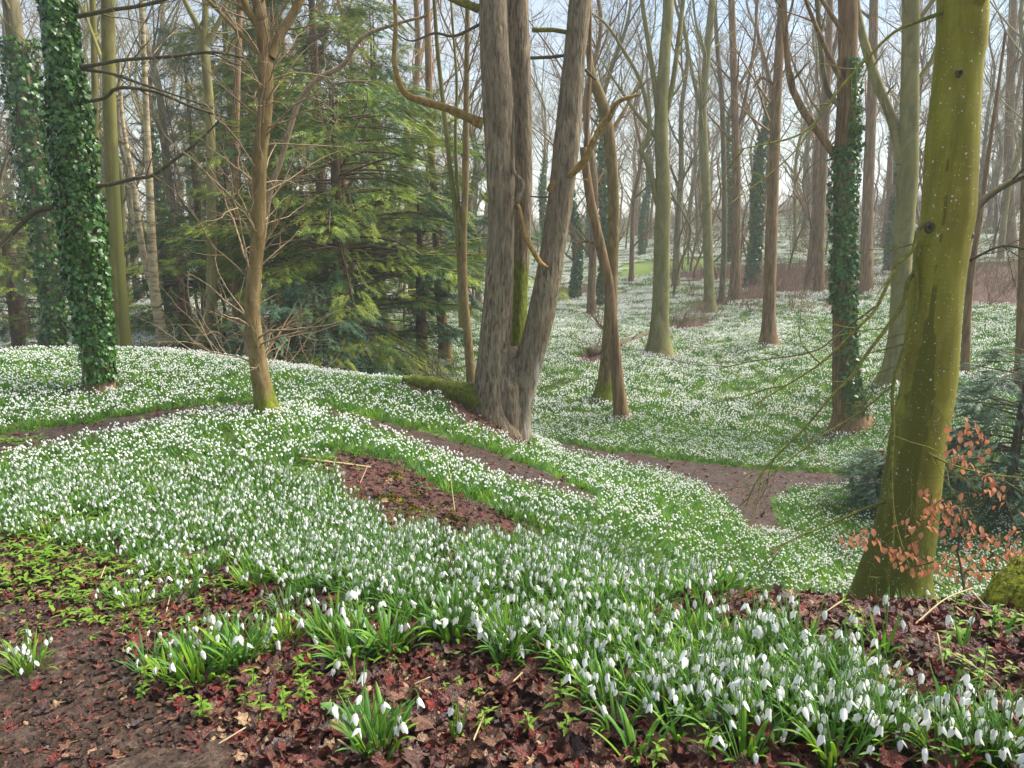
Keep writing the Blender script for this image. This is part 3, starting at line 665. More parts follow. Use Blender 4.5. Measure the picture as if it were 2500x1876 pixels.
SM = [M_SLEAF, M_PETAL, M_SSTEM]
CLUMPS = []                                   # (x, y, radius, leaves, flowers, label)
def clump_at(u, v, rad, nl, nf, label=None):
    p = hit1(u, v); CLUMPS.append((p[0], p[1], rad, int(nl * 1.5), int(math.ceil(nf * 1.35)), label))
def snowdrops():
    rng = np.random.default_rng(5)
    # clumps read off the photograph, standing free on mud and litter
    clump_at(68, 1650, .045, 26, 13, 'small lone snowdrop clump standing out on the wet mud track')
    for a in [(372, 1640, .07, 34, 5), (430, 1668, .075, 40, 2), (500, 1662, .075, 42, 3), (450, 1612, .075, 36, 6), (530, 1612, .075, 38, 5), (590, 1632, .07, 36, 3), (640, 1600, .07, 34, 6), (690, 1580, .06, 28, 5), (570, 1580, .06, 28, 6)]:
        clump_at(*a, 'dense leafy snowdrop clump with few flowers beside the mud track')
    for a in [(339, 1492, .055, 34, 9), (446, 1474, .055, 30, 9), (300, 1470, .04, 16, 7)]: clump_at(*a, 'rounded snowdrop tuft with dark leaves near the mud track edge')
    for a in [(864, 1618, .06, 34, 3), (950, 1600, .06, 38, 2), (808, 1570, .055, 28, 8), (751, 1440, .06, 36, 8), (1102, 1560, .06, 44, 8), (1237, 1615, .055, 30, 6), (955, 1470, .06, 32, 7), (700, 1500, .05, 20, 8), (880, 1540, .05, 24, 8)]:
        clump_at(*a, 'grassy snowdrop clump rooted at the edge of the red leaf litter')
    clump_at(935, 1842, .05, 30, 6, 'isolated snowdrop clump with splayed leaves in the red leaf litter'); clump_at(893, 1838, .03, 12, 3, 'isolated snowdrop clump with splayed leaves in the red leaf litter')
    clump_at(1113, 1815, .01, 3, 1, 'single thin snowdrop with one small flower among dead leaves'); clump_at(868, 1690, .008, 2, 1, 'single upright snowdrop behind the isolated splayed clump')
    for a in [(1278, 1600, .06, 30, 7), (1420, 1640, .06, 34, 9), (1561, 1626, .06, 34, 9), (1465, 1716, .04, 18, 5), (1555, 1856, .03, 18, 0), (1657, 1820, .025, 10, 0), (1504, 1796, .03, 10, 4),
              (1646, 1762, .055, 28, 11), (1759, 1774, .06, 32, 14), (1872, 1812, .06, 34, 14), (2013, 1802, .06, 38, 14), (2098, 1812, .055, 30, 12), (1815, 1868, .03, 12, 3), (2041, 1868, .04, 16, 5), (2180, 1840, .04, 18, 8),
              (2324, 1862, .05, 26, 14), (2390, 1868, .05, 26, 14), (2465, 1862, .05, 26, 12), (2126, 1700, .045, 22, 8), (1956, 1626, .05, 26, 8), (1889, 1612, .05, 26, 8), (1860, 1575, .03, 12, 6), (1950, 1590, .03, 12, 6),
              (2060, 1670, .035, 14, 6), (2010, 1700, .05, 26, 11), (1930, 1720, .05, 26, 12), (1820, 1700, .05, 26, 12), (2080, 1750, .045, 22, 10), (1700, 1700, .05, 26, 12), (1760, 1650, .05, 24, 11), (2150, 1790, .04, 18, 7),
              (2160, 1600, .02, 8, 3), (2300, 1720, .012, 4, 2), (2350, 1620, .008, 3, 1), (2440, 1570, .008, 3, 0), (2480, 1890, .03, 14, 5)]:
        clump_at(*a)
    # clumps filling the near drift
    X, Y = jgrid(-4.5, 4, 1.35, 4.4, .106, rng); Z = H(X, Y); ok = (bare(X, Y) < .35) & (938 - FPX * ((Z - CAM_H) * CP + Y * SP) / (Y * CP - (Z - CAM_H) * SP) < 1850) & (n2(X, Y, 3.3, 66) + .25 * rng.normal(0, 1, len(X)) > -.42) & visible(X, Y, Z, 40)
    X, Y = X[ok], Y[ok]; dist = np.hypot(X, Y); o = np.argsort(dist)
    near = o[:max(0, 292 - len(CLUMPS))]; ynear = dist[near].max()
    for i in near:
        dn = n2(X[i:i + 1], Y[i:i + 1], 1.6, 61)[0]; CLUMPS.append((X[i], Y[i], .058, int(rng.integers(24, 40)), int(max(2, rng.integers(9, 17) * (1 + 1.2 * dn))), None))
    dists = np.array([math.hypot(c[0], c[1]) for c in CLUMPS]); order = np.argsort(dists); full = set(order[:105]); fine = set(order[:60])
    tk = [[tuft_geo(rng, 32, nf_, .058).mesh('snowdrop_clump', SM) for _ in range(3)] for nf_ in (5, 8, 11, 14, 17)]
    for ci, (x, y, rad, nl, nf, lab) in enumerate(CLUMPS):
        z = float(H(np.array([x]), np.array([y]))[0]); r2 = np.random.default_rng(900 + ci)
        where = 'near the mud track' if x < -.9 else ('below the leaf patch of the mound' if x < .15 else 'on the ridge before the lichen dotted beech')
        lab2 = lab or (('full flowered front snowdrop clump ' if ci in full else 'snowdrop clump packed behind the front clumps ') + where)
        if ci in full:
            t = thing('snowdrop_clump', lab2, 'snowdrop clump', (x, y, z), 'snowdrop clumps in the foreground drift')
            for k, v, p, az, le, s in tuft_plan(r2, nl, nf, rad):
                s *= .9 if not lab else (1.22 if ('leafy' in lab or 'tuft' in lab or 'grassy' in lab) else 1.05)
                if k == 'leaf':
                    q = obj('leaf', SK['leaf_me'][v], t, p); q.rotation_euler = (0, le, az); q.scale = (s, s, s)
                    q.rotation_euler = (Matrix.Rotation(az, 3, 'Z') @ Matrix.Rotation(le, 3, 'Y')).to_euler()
                else:
                    M_ = Matrix.Rotation(az, 3, 'Z') @ Matrix.Rotation(le, 3, 'Y')
                    q = obj('stem', SK['stem_me'][v], t, p); q.rotation_euler = M_.to_euler(); q.scale = (s, s, s)
                    tp = Vector(p) + M_ @ Vector(SK['stem'][v][1]) * s
                    q = obj('flower', SK['cup_me' if ci in fine else 'flower_me'][v], t, tp); q.rotation_euler = (r2.normal(0, .22), r2.normal(0, .22), az); q.scale = [s * 1.12] * 3
                    if ci in fine:
                        for pm in SK['petal_me'][v]: obj('petal', pm, q)
        else:
            q = obj('snowdrop_clump', tk[int(np.clip((nf - 4) // 3, 0, 4))][int(r2.integers(3))], None, (x, y, z)); q.rotation_euler = (0, 0, r2.uniform(0, 6.28)); c_ = r2.uniform(.78, 1.0); q.scale = (c_, c_, c_)
            tag(q, lab2, 'snowdrop clump', 'snowdrop clumps in the foreground drift')
    # the carpet beyond
    hi = [tuft_geo(rng, 18, int(rng.integers(7, 14)), .058) for _ in range(5)]
    md = [mid_tuft(rng, 22, int(rng.integers(5, 10)), .075, .86) for _ in range(6)] + [mid_tuft(rng, 28, 1, .075) for _ in range(2)]
    fr = [far_patch(rng, .20, 80, 36, 1.15) for _ in range(4)] + [far_patch(rng, .20, 80, 12, 1.15) for _ in range(2)]
    vf = [far_patch(rng, .5, 150, 190, 1.5) for _ in range(3)] + [far_patch(rng, .5, 170, 45, 1.5) for _ in range(2)]
    protos = [g.mesh('snowdrop_tuft', SM) for g in hi + md + fr + vf]
    PX, PR, PS, PI = [], [], [], []
    def put(x, y, lo, n_a, n_b, smin, smax, thr, dens):
        z = H(x, y); b = bare(x, y); nn = n2(x, y, .55, 11) + .6 * n2(x, y, 2.6, 12)
        edge = b + .25 * rng.normal(0, .5, len(x)) - .45 * (y > 12) * (n2(x, y, .5, 14) > .3)
        edge = edge + .5 * (lo != 'near') * (n2(x, y, 1.25, 41) > .40)
        ok = (edge < .42) & visible(x, y, z) & (rng.random(len(x)) < dens)
        if lo == 'near': ok &= np.hypot(x, y) > ynear - .02
        x, y, z, nn = x[ok], y[ok], z[ok], nn[ok]
        green = nn + rng.normal(0, .25, len(x)) < thr
        idx = np.where(green, rng.integers(n_b[0], n_b[1], len(x)), rng.integers(n_a[0], n_a[1], len(x)))
        n = hnorm(x, y); n[:, :2] *= .6; PX.append(np.stack([x, y, z - .004], -1)); PR.append(eul(n, rng.uniform(0, 6.283, len(x)))); PS.append(rng.uniform(smin, smax, len(x))); PI.append(idx)
    x, y = jgrid(-6, 6, 1.6, 5.2, .10, rng); put(x, y, 'near', (0, 5), (0, 5), .70, .95, -9, 1)
    x, y = jgrid(-11, 11, 5.2, 12.8, .108, rng); put(x, y, 'mid', (5, 11), (11, 13), .72, 1.0, -.12, .97)
    x, y = jgrid(-20, 22, 12.8, 29, .30, rng); put(x, y, 'far', (13, 17), (17, 19), .85, 1.2, -.16, .97)
    x, y = jgrid(-34, 46, 29, 76, .8, rng); put(x, y, 'vfar', (19, 22), (22, 24), .85, 1.25, -.14, .95)
    p = np.concatenate(PX)
    scatter('snowdrop_carpet', p, np.concatenate(PR), np.concatenate(PS), np.concatenate(PI), protos, 'carpet of countless white snowdrops covering the mound, valley and far slope')
    print('carpet', len(p), 'clumps', len(CLUMPS))
snowdrops()

# ------------------------------------------------------------------ dead leaves on the ground
def outline_leaf(kind, rng):
    """lobed leaf: rim around a midrib, curled; lies along +X in the XY plane"""
    if kind == 'maple':
        a = np.radians([0, 22, 40, 52, 72, 95, 112, 140, 165, 180]); r = np.array([.92, .62, .82, .58, .52, .72, .50, .52, .36, .20])
    elif kind == 'oak':
        a = np.radians([0, 9, 20, 26, 38, 50, 66, 90, 120, 160, 180]); r = np.array([1, .72, .80, .52, .60, .36, .40, .24, .30, .42, .62])
    else:
        a = np.radians([0, 10, 25, 50, 90, 130, 155, 180]); r = np.array([1, .78, .62, .47, .40, .47, .62, .8])
    a = np.concatenate([a, -a[-2:0:-1]]); r = np.concatenate([r, r[-2:0:-1]]) * rng.uniform(.9, 1.1, len(r) * 2 - 2)
    x, y = r * np.cos(a), r * np.sin(a) * (1 if kind != 'beech' else .8)
    c1, c2 = rng.uniform(-.8, 1.3), rng.uniform(-.5, .8); z = c1 * y ** 2 + c2 * x ** 2 * .6 + .16 * np.sin(a * 3 + rng.uniform(0, 6))
    V = np.vstack([[0, 0, .02 - .05], np.stack([x, y, z], -1)]); n = len(a)
    V2 = np.vstack([V[0], V[1:] * [.5, .5, .35] + [0, 0, .03 * rng.normal()], V[1:]])
    i = np.arange(n); j = (i + 1) % n
    g = Geo(); g.add(V2, np.stack([0 * i, 1 + i, 1 + j], -1)); g.V.append(np.zeros((0, 3))); g.F.append((np.stack([1 + i, 1 + n + i, 1 + n + j, 1 + j], -1), 0))
    s = .5; g.V = [v * s for v in g.V]; return g

bark_disp0 = lambda dirs, Pp: 1 + .35 * vnoise(Pp * 5, 3)
def litter():
    rng = np.random.default_rng(33); kinds = ['maple'] * 4 + ['oak'] * 6 + ['beech'] * 6
    protos = [outline_leaf(k, rng).mesh('fallen_leaf', M_DEAD) for k in kinds]; size = np.array([.088] * 4 + [.075] * 6 + [.058] * 6)
    X, Y = jgrid(-4.6, 4.6, .9, 4.4, .0235, rng); b = np.maximum(rb(X, Y), 0); mud = rm(X, Y)
    nearbare = ((Y < 2.1) & (b > -1))
    d = rng.random(len(X)); under = (b < .3) & (mud < .3)
    keep = np.where(mud > .5, d < .26 + .35 * (n2(X, Y, 2.0, 55) > .0), np.where(b > .4, d < .75, np.where(Y < 2.7, d < .4, d < .12))); ok = keep & visible(X, Y, H(X, Y), 60)
    X2, Y2 = jgrid(-4, 4, 4.2, 9.8, .05, rng); ok2 = (rb(X2, Y2) > .45) & (rng.random(len(X2)) < .8)
    X3, Y3 = jgrid(-8, 10, 5, 12.5, .075, rng); ok3 = (np.maximum(rp1(X3, Y3), rp2(X3, Y3)) > .3) & (rng.random(len(X3)) < .35)
    X, Y = np.concatenate([X[ok], X2[ok2], X3[ok3]]), np.concatenate([Y[ok], Y2[ok2], Y3[ok3]]); n = len(X); Z = H(X, Y)
    lit = np.maximum.reduce([rb(X, Y), rm(X, Y)])
    idx = rng.integers(0, len(kinds), n); sc = size[idx] * rng.uniform(.6, 1.25, n); flat = rm(X, Y) > .5; sc = np.where(flat, sc * .75, sc)
    tilt = rng.normal(0, np.where(flat, .16, .5)[:, None], (n, 2)); az = rng.uniform(0, 6.283, n)
    nrm = hnorm(X, Y); nrm[:, :2] += tilt; nrm /= np.linalg.norm(nrm, axis=1, keepdims=True)
    Z = Z + np.where(flat, .026, .016 + .02 * rng.random(n)) ; E = eul(nrm, az)
    d = np.hypot(X, Y) / sc; o = np.argsort(d); top = o[:300]; rest = o[300:]
    for i in top:
        q = obj('fallen_leaf', protos[idx[i]], GROUND, (X[i], Y[i], Z[i] + .008)); q.rotation_euler = E[i]; q.scale = [sc[i] * 1.15] * 3
    for q in range(3):                                   # crumbs of earth and broken twig
        a = rng.normal(0, 1, (8, 3)); a /= np.linalg.norm(a, axis=1, keepdims=True); g = Geo(); V, F = tube(np.array([[-.5, 0, 0], [-.2, .05, .1], [.25, -.04, .08], [.5, .02, 0]]), [.12, .34, .3, .1], 6, bark_disp0); g.add(V, F); protos.append(g.mesh('earth_crumb', M_MUD))
    for q in range(2):
        g = Geo(); g.add(*tube(np.array([[-.5, 0, 0], [-.1, .05 * q, .02], [.5, -.03, 0]]), [.02, .022, .012], 4)); protos.append(g.mesh('twig_bit', [M_STRAW, MB['twig']][q]))
    nk = len(kinds); X2, Y2 = jgrid(-4.4, 3.8, 1.0, 4.2, .03, rng); m2 = rm(X2, Y2); o2 = ((m2 > .3) & (rng.random(len(X2)) < .55)) | ((rb(X2, Y2) > .4) & (rng.random(len(X2)) < .10)); X2, Y2 = X2[o2], Y2[o2]; n2_ = len(X2)
    k2 = np.where(rng.random(n2_) < .90, nk + rng.integers(0, 3, n2_), nk + 3 + rng.integers(0, 2, n2_)); s2 = np.where(k2 < nk + 3, rng.uniform(.012, .04, n2_), rng.uniform(.02, .07, n2_)); nr = hnorm(X2, Y2); nr[:, :2] += rng.normal(0, .12, (n2_, 2))
    X, Y, Z = np.append(X, X2), np.append(Y, Y2), np.append(Z, H(X2, Y2) + .024); E = np.vstack([E, eul(nr, rng.uniform(0, 6.28, n2_))]); sc = np.append(sc, s2); idx = np.append(idx, k2); rest = np.append(rest, n + np.arange(n2_))
    scatter('leaf_litter', np.stack([X, Y, Z], -1)[rest], E[rest], sc[rest], idx[rest], protos, 'wet red brown fallen leaves matted over the bare ground', GROUND)
    print('leaves', n)
litter()

# ------------------------------------------------------------------ trees
def px_path(pts, Y, dY=0.0):
    """(u,v,width_px) rows at distance Y (running to Y+dY) -> rows x,y,z,r"""
    a = np.array(pts, float); Ys = Y + dY * np.linspace(0, 1, len(a)); p = P(a[:, 0], a[:, 1], Ys); r = a[:, 2] / 2 * depth(p) / FPX
    return np.column_stack([p, r])

def bark_disp(seed, amp, vs=.25, fl=.05):
    def f(dirs, Pp):
        q = Pp * [1, 1, vs]; return 1 + amp * fbm(q * 22, 3, seed) + fl * fbm(np.concatenate([dirs[..., :2] * 1.6, Pp[..., 2:] * .5], -1), 2, seed + 5)
    return f

CFG_TWIG = dict(seg=[.12, .10, .08], wob=[.16, .2, .2], up=[.02, .0, 0], sides=[4, 3, 3], n=[5, 4], l=[.5, .45], r=[.55, .6], t0=[.2, .2], rmin=.0016)
CFG_CROWN = dict(seg=[.7, .45, .3], wob=[.13, .17, .2], up=[.09, .05, .02], sides=[5, 4, 3], n=[7, 5], l=[.48, .5], r=[.5, .55], t0=[.25, .2], rmin=.006)

def twigs(g, path, n, Lr, rng, cfg=CFG_TWIG, r=.006, t0=.15, m=0, up=0.0):
    for _ in range(n):
        t = rng.uniform(t0, .98) * (len(path) - 1); i = int(t); q = path[i] + (path[min(i + 1, len(path) - 1)] - path[i]) * (t - i)
        tn = path[min(i + 1, len(path) - 1)] - path[i]; tn = tn[:3] / (np.linalg.norm(tn[:3]) + 1e-9)
        d = side_dir(tn, rng, rng.uniform(.5, 1.2)); d[2] += up
        grow(g, q[:3], d, rng.uniform(*Lr), r * rng.uniform(.6, 1.2), 0, cfg, rng, m)

def make_tree(name, label, pts, mat, Y=None, ext=6.0, sides=16, step=.12, flare=.35, amp=.03, fl=.05, limbs=(), crown=10, seed=0, group=None,
              moss=.0, wet=None, pale=None, lean=0.0, twig_n=0, twig_l=(.3, .9), twig_m=None, cat='tree', limb_m=None, branch_twigs=4, tw_r=.006):
    rng = np.random.default_rng(1000 + seed)
    if Y is None: Y = hit1(pts[0][0], pts[0][1])[1]
    else: Y = Y * KS
    path = px_path(pts, Y); b = path[0].copy(); gz = float(H(b[:1], b[1:2])[0])
    if b[2] > gz + .02: path = np.vstack([[b[0] + (b[0] - path[1, 0]) * .1, b[1], gz, b[3] * 1.05], path])
    path[0, 2] = min(path[0, 2], gz)
    base = path[0, :3].copy(); base[2] = gz
    top = path[-1]
    d = path[-1, :3] - path[-2, :3]; d /= np.linalg.norm(d); ex = []
    if ext:
        q = top.copy()
        for k in range(4):
            d = d + np.array([lean, rng.normal(0, .05), .25]) + rng.normal(0, .05, 3); d /= np.linalg.norm(d); q = q.copy(); q[:3] += d * ext / 4; q[3] = top[3] * (1 - .2 * (k + 1)); ex.append(q)
    full = smooth_path(np.vstack([path] + ([ex] if ext else [])), step)
    hgt = full[:, 2] - gz; full[:, 3] *= 1 + flare * np.exp(-np.maximum(hgt, 0) / (.9 * base_r(path)))
    full = np.vstack([full[:1] - [0, 0, .25, 0], full])
    root = thing(name, label, cat, base, group); g = Geo()
    V, F = tube(full[:, :3], full[:, 3], sides, bark_disp(seed, amp, .25, fl))
    z = V[:, 2] - gz; at = {}
    if moss: at['moss'] = moss * (1 - sst(.1, .5 + .3 * moss, z + .25 * fbm(V * 2.5, 2, seed))) 
    if wet: at['wet'] = wet(V, full, z)
    if pale: at['pale'] = pale(V, full, z)
    g.add(V, F, 0, **at)
    obj('trunk', g.mesh('trunk', MB[mat], True, base), root)
    cg = Geo(); has = False
    for L_ in limbs:
        lp, dY, lm = (L_ + (0.0, None))[:3] if len(L_) < 3 else L_[:3]
        pp = smooth_path(px_path(lp, Y, dY), .08); lg = Geo(); lg.add(*tube(pp[:, :3], pp[:, 3], 8, bark_disp(seed + 3, .05, .6, .1)))
        twigs(lg, pp, branch_twigs, (.25, .8), rng, r=max(.003, pp[:, 3].mean() * .45))
        obj('branch', lg.mesh('branch', MB[lm or limb_m or mat], True, base), root)
    if twig_n:
        tg = Geo(); twigs(tg, smooth_path(path, .15), twig_n, twig_l, rng, r=tw_r, t0=.12); obj('twigs', tg.mesh('twigs', MB[twig_m or 'twig'], True, base), root)
    if crown:
        k0 = int(len(full) * .35)
        for _ in range(crown):
            i = rng.integers(max(k0, 1), len(full) - 1)
            if full[i, 2] < 2.2: continue
            tn = full[i + 1, :3] - full[i - 1, :3]; tn /= np.linalg.norm(tn) + 1e-9
            grow(cg, full[i, :3], side_dir(tn, rng, rng.uniform(.5, 1.0)), rng.uniform(1.6, 3.6), full[i, 3] * rng.uniform(.2, .42), 0, CFG_CROWN, rng); has = True
        if has: obj('crown', cg.mesh('crown', MB[limb_m or mat], True, base), root)
    return root, full, base

def base_r(path): return max(.08, float(path[0, 3]) * 1.6)

# --- ivy
def ivy_leaf():
    a = np.radians([0, 28, 48, 75, 105, 140, 180]); r = np.array([1, .55, .78, .48, .62, .40, .22]); a = np.concatenate([a, -a[-2:0:-1]]); r = np.concatenate([r, r[-2:0:-1]])
    x, y = r * np.cos(a) + .2, r * np.sin(a); V = np.vstack([[.15, 0, 0], np.stack([x, y, -.22 * np.abs(y) - .12 * x ** 2], -1)]); n = len(a); i = np.arange(n)
    return V, np.stack([0 * i, 1 + i, 1 + (i + 1) % n], -1)
IVY_V, IVY_F = ivy_leaf()
def ivy(path, label, n, width, lsz, seed, z0, z1, cover=None, pick=0, group=None, base=None):
    """ivy growing over a trunk path (x,y,z,r): width(zrel) = thickness of the growth"""
    rng = np.random.default_rng(4000 + seed); cum = np.concatenate([[0], np.cumsum(np.linalg.norm(np.diff(path[:, :3], axis=0), axis=1))])
    root = thing('ivy_vine', label, 'ivy', base, group); gz = base[2]
    zs = path[:, 2] - gz; sel = np.where((zs >= z0) & (zs <= z1))[0]; t = rng.uniform(sel[0], sel[-1], n); i = t.astype(int); f = (t - i)[:, None]; i = np.minimum(i, len(path) - 2)
    c = path[i] * (1 - f) + path[i + 1] * f; th = rng.uniform(0, 2 * np.pi, n); zr = c[:, 2] - gz
    out = np.stack([np.cos(th), np.sin(th), 0 * th], -1)
    wdt = width(zr); lump = 1 + .8 * fbm(np.concatenate([out[:, :2] * 1.3, zr[:, None] * 2.2], -1), 2, seed)
    rr = c[:, 3] * 1.02 + wdt * lump * np.sqrt(rng.random(n)) ; p = c[:, :3] + out * rr[:, None]
    keep = np.ones(n, bool) if cover is None else cover(th, zr, rng)
    p, out, zr = p[keep], out[keep], zr[keep]; n = len(p)
    nrm = out + rng.normal(0, .45, (n, 3)) + [0, 0, .45]; ax = np.stack([0 * zr, 0 * zr, -np.ones(n)], -1) + rng.normal(0, .5, (n, 3))
    Rm = basis(ax, nrm); sz = lsz * rng.uniform(.45, 1.3, n) * (1 + .25 * fbm(p * 1.7, 2, seed + 2))
    camd = np.hypot(p[:, 0], p[:, 1]); fr = np.argsort(-(out @ -np.array([base[0], base[1], 0]) / np.hypot(base[0], base[1])) - sz * 4)[:pick] if pick else np.array([], int)
    lm = Geo(); lm.add(IVY_V, IVY_F); me = lm.mesh('ivy_leaf', M_IVY) if pick else None
    for j in fr:
        q = obj('leaf', me, root); q.matrix_local = Matrix.Translation(p[j] - base) @ Matrix((Rm[j] * sz[j]).tolist()).to_4x4()
    rest = np.setdiff1d(np.arange(n), fr); g = Geo(); g.add(*batch(IVY_V, IVY_F, Rm[rest], p[rest], sz[rest]))
    o = obj('foliage', g.mesh('foliage', M_IVY, True, base), root)
    if pick: o['kind'] = 'stuff'
    sg = Geo()
    for k in range(5):
        a0 = rng.uniform(0, 6.28); ii = sel[::2]; a = a0 + .5 * np.sin(np.linspace(0, 3, len(ii)) + k)
        q = path[ii, :3] + np.stack([np.cos(a), np.sin(a), 0 * a], -1) * (path[ii, 3:4] * 1.04); sg.add(*tube(q, np.full(len(ii), .008), 4))
    obj('stem', sg.mesh('stem', MB['redstem'], True, base), root)
    return root

# ================= the named trees, placed by what the photo shows of trunk and foot
# triple-trunked lime
def lime():
    Y = 7.6 * KS; base = P(1225, 1040, Y); base[2] = float(H(base[:1], base[1:2])[0]); rng = np.random.default_rng(3)
    root = thing('lime_tree', 'large old lime tree with three rough grey trunks joined at a mossy base', 'tree', base)
    stems = [([(1215, 1060, 120), (1200, 1000, 100), (1202, 935, 86), (1208, 850, 79), (1218, 708, 70), (1223, 510, 66), (1216, 283, 75), (1205, 100, 72), (1203, 0, 70)], 0.0, 'trunk', 11),
             ([(1250, 1060, 70), (1258, 900, 50), (1262, 800, 45), (1268, 680, 44), (1276, 510, 44), (1276, 283, 46), (1266, 100, 51), (1263, 0, 51)], .32, 'trunk', 12),
             ([(1250, 1075, 74), (1262, 1010, 66), (1278, 935, 66), (1298, 860, 68), (1318, 780, 68), (1338, 680, 64), (1364, 510, 58), (1384, 340, 60), (1399, 170, 54), (1416, 0, 54)], .0, 'trunk', 13)]
    full = []
    for pts, dy, nm, sd in stems:
        path = px_path(pts, Y + dy * KS); q = path[-1].copy(); d = path[-1, :3] - path[-2, :3]; d /= np.linalg.norm(d)
        ex = []
        for k in range(5):
            d = d + [0, rng.normal(0, .04), .06]; d /= np.linalg.norm(d); q = q.copy(); q[:3] += d * 1.4; q[3] *= .86; ex.append(q)
        path[0, 2] -= .12
        f = smooth_path(np.vstack([path, ex]), .035); z = f[:, 2] - base[2]
        f[:, 3] *= 1 + .16 * np.exp(-np.maximum(z, 0) / .2) + .05 * vnoise(np.stack([z * 2.2, 0 * z, 0 * z + sd], -1))
        V, F = tube(f[:, :3], f[:, 3], 56, bark_disp(sd, .05, .35, .08)); g = Geo(); zz = V[:, 2] - base[2]
        ang = V - np.repeat(f[:, :3], 56, 0)
        if sd == 12: mo = (1 - sst(1.6, 2.9, zz)) * .62
        else: mo = (1 - sst(.02, .38, zz + .15 * fbm(V * 3, 2, 9))) * sst(-.4, .5, -ang[:, 0] / .3) * (.75 if sd == 11 else .0)
        pl = (1 - sst(.9, 1.9, zz)) * sst(-.1, .12, ang[:, 0]) * (.52 if sd == 13 else .36)
        g.add(V, F, 0, moss=mo, pale=pl); obj(nm, g.mesh(nm, MB['lime'], True, base), root); full.append(f)
    f = smooth_path(px_path([(1236, 1075, 128), (1236, 1010, 124), (1240, 950, 112), (1246, 900, 88), (1250, 865, 50), (1252, 845, 14)], Y + .08), .03); V, F = tube(f[:, :3], f[:, 3], 44, bark_disp(29, .06, .35, .14)); g = Geo(); g.add(V, F, 0, moss=.55 * (1 - sst(.0, .3, V[:, 2] - base[2])) * sst(.05, -.1, V[:, 0] - base[0]), pale=.38 * sst(-.05, .1, V[:, 0] - base[0])); obj('root_collar', g.mesh('root_collar', MB['lime'], True, base), root)
    # buttress root running left, furred with moss
    rp_ = []
    for (u, v, w_, yy) in [(1195, 955, 90, Y), (1150, 945, 70, Y + .03), (1095, 948, 48, Y + .08), (1040, 955, 36, Y + .12), (985, 962, 22, Y + .16)]:
        h = P(u, v, yy); h2 = float(H(h[:1], h[1:2])[0]); rp_.append([h[0], h[1], h2 + .06, w_ * .52 * depth(h) / FPX])
    rp_[0][2] += .16; rp_[1][2] += .09; rp_[2][2] += .03
    f = smooth_path(np.array(rp_), .03); g = Geo(); V, F = tube(f[:, :3], f[:, 3], 30, bark_disp(19, .2, 1, .3)); g.add(V, F, 0, moss=np.full(len(V), .7)); obj('root', g.mesh('root', MB['lime'], True, base), root)
    for (a, b_, r0, L) in [(-.9, .0, .10, .42), (.35, -.6, .09, .34), (-.35, -.8, .1, .36)]:
        q = np.array([[base[0], base[1], base[2] + .14, r0], [base[0] + a * L * .6, base[1] + b_ * L * .6, 0, r0 * .75], [base[0] + a * L * 1.2, base[1] + b_ * L * 1.2, 0, r0 * .3]])
        q[1:, 2] = H(q[1:, 0], q[1:, 1]); q[2, 2] -= .04; f = smooth_path(q, .03); g = Geo(); V, F = tube(f[:, :3], f[:, 3], 24, bark_disp(23, .08, 1, .1)); g.add(V, F, 0, moss=np.full(len(V), .45 if a < 0 else .1), pale=np.full(len(V), .4 if a > 0 else 0)); obj('root', g.mesh('root', MB['lime'], True, base), root)
    B = [([(1178, 303, 30), (1150, 290, 22), (1100, 268, 20), (1040, 250, 19), (993, 232, 17), (972, 195, 15), (963, 140, 13), (966, 70, 11), (964, 10, 10), (960, -80, 8)], -.25, 'dead', 3, 'long dead branch curving out left and up'),
         ([(1385, 470, 24), (1362, 455, 26), (1346, 462, 22), (1362, 442, 20), (1395, 424, 19), (1428, 392, 18), (1450, 345, 16), (1468, 308, 16), (1490, 285, 14), (1500, 258, 12), (1525, 242, 10), (1560, 232, 7)], -.3, 'dead', 2, 'twisted golden dead branch on the leaning trunk'),
         ([(1262, 500, 14), (1272, 530, 12), (1282, 575, 12), (1300, 610, 13), (1318, 640, 12), (1337, 655, 8)], -.35, 'dead', 0, 'broken stick hanging between the trunks'),
         ([(1248, 190, 5), (1253, 300, 6), (1252, 410, 9), (1276, 450, 11), (1262, 495, 14)], -.2, 'lime', 1, None),
         ([(1170, 22, 22), (1130, 8, 18), (1090, -8, 14)], -.1, 'mosstwig', 0, None),
         ([(1172, 60, 8), (1110, 88, 7), (1060, 82, 6), (1000, 100, 4), (940, 60, 3)], -.1, 'twig', 4, None),
         ([(1300, 74, 12), (1350, 74, 11), (1395, 82, 12)], .1, 'mosstwig', 0, None), ([(1296, 142, 9), (1340, 140, 8), (1376, 136, 9)], .1, 'twig', 0, None),
         ([(1295, 480, 4), (1330, 482, 4), (1344, 478, 4)], .0, 'twig', 1, None), ([(1428, 170, 8), (1440, 182, 8), (1455, 195, 6)], 0, 'twig', 0, None),
         ([(1396, 412, 5), (1388, 390, 5), (1382, 372, 4), (1380, 355, 3)], -.15, 'twig', 0, None)]
    for lp, dy, m_, nt_, lab in B:
        f = smooth_path(px_path(lp, Y, dy), .025); g = Geo(); g.add(*tube(f[:, :3], f[:, 3], 12, bark_disp(41, .22, 1.0, .18))); twigs(g, f, nt_, (.2, .6), rng, r=.004)
        o = obj('branch', g.mesh('branch', MB[m_], True, base), root)
        if lab: o['label'] = lab
    # tufts of short shoots on the burrs
    for (u, v) in [(1215, 305), (1243, 490), (1370, 480), (1212, 135)]:
        g = Geo(); c = P(u, v, Y - .2)
        for _ in range(26): grow(g, c + rng.normal(0, .035, 3), rng.normal(0, 1, 3) + [0, -.6, .3], rng.uniform(.05, .14), .0022, 2, dict(CFG_TWIG, seg=[.03] * 3), rng)
        obj('shoots', g.mesh('shoots', MB['redstem'], True, base), root)
    cg = Geo()
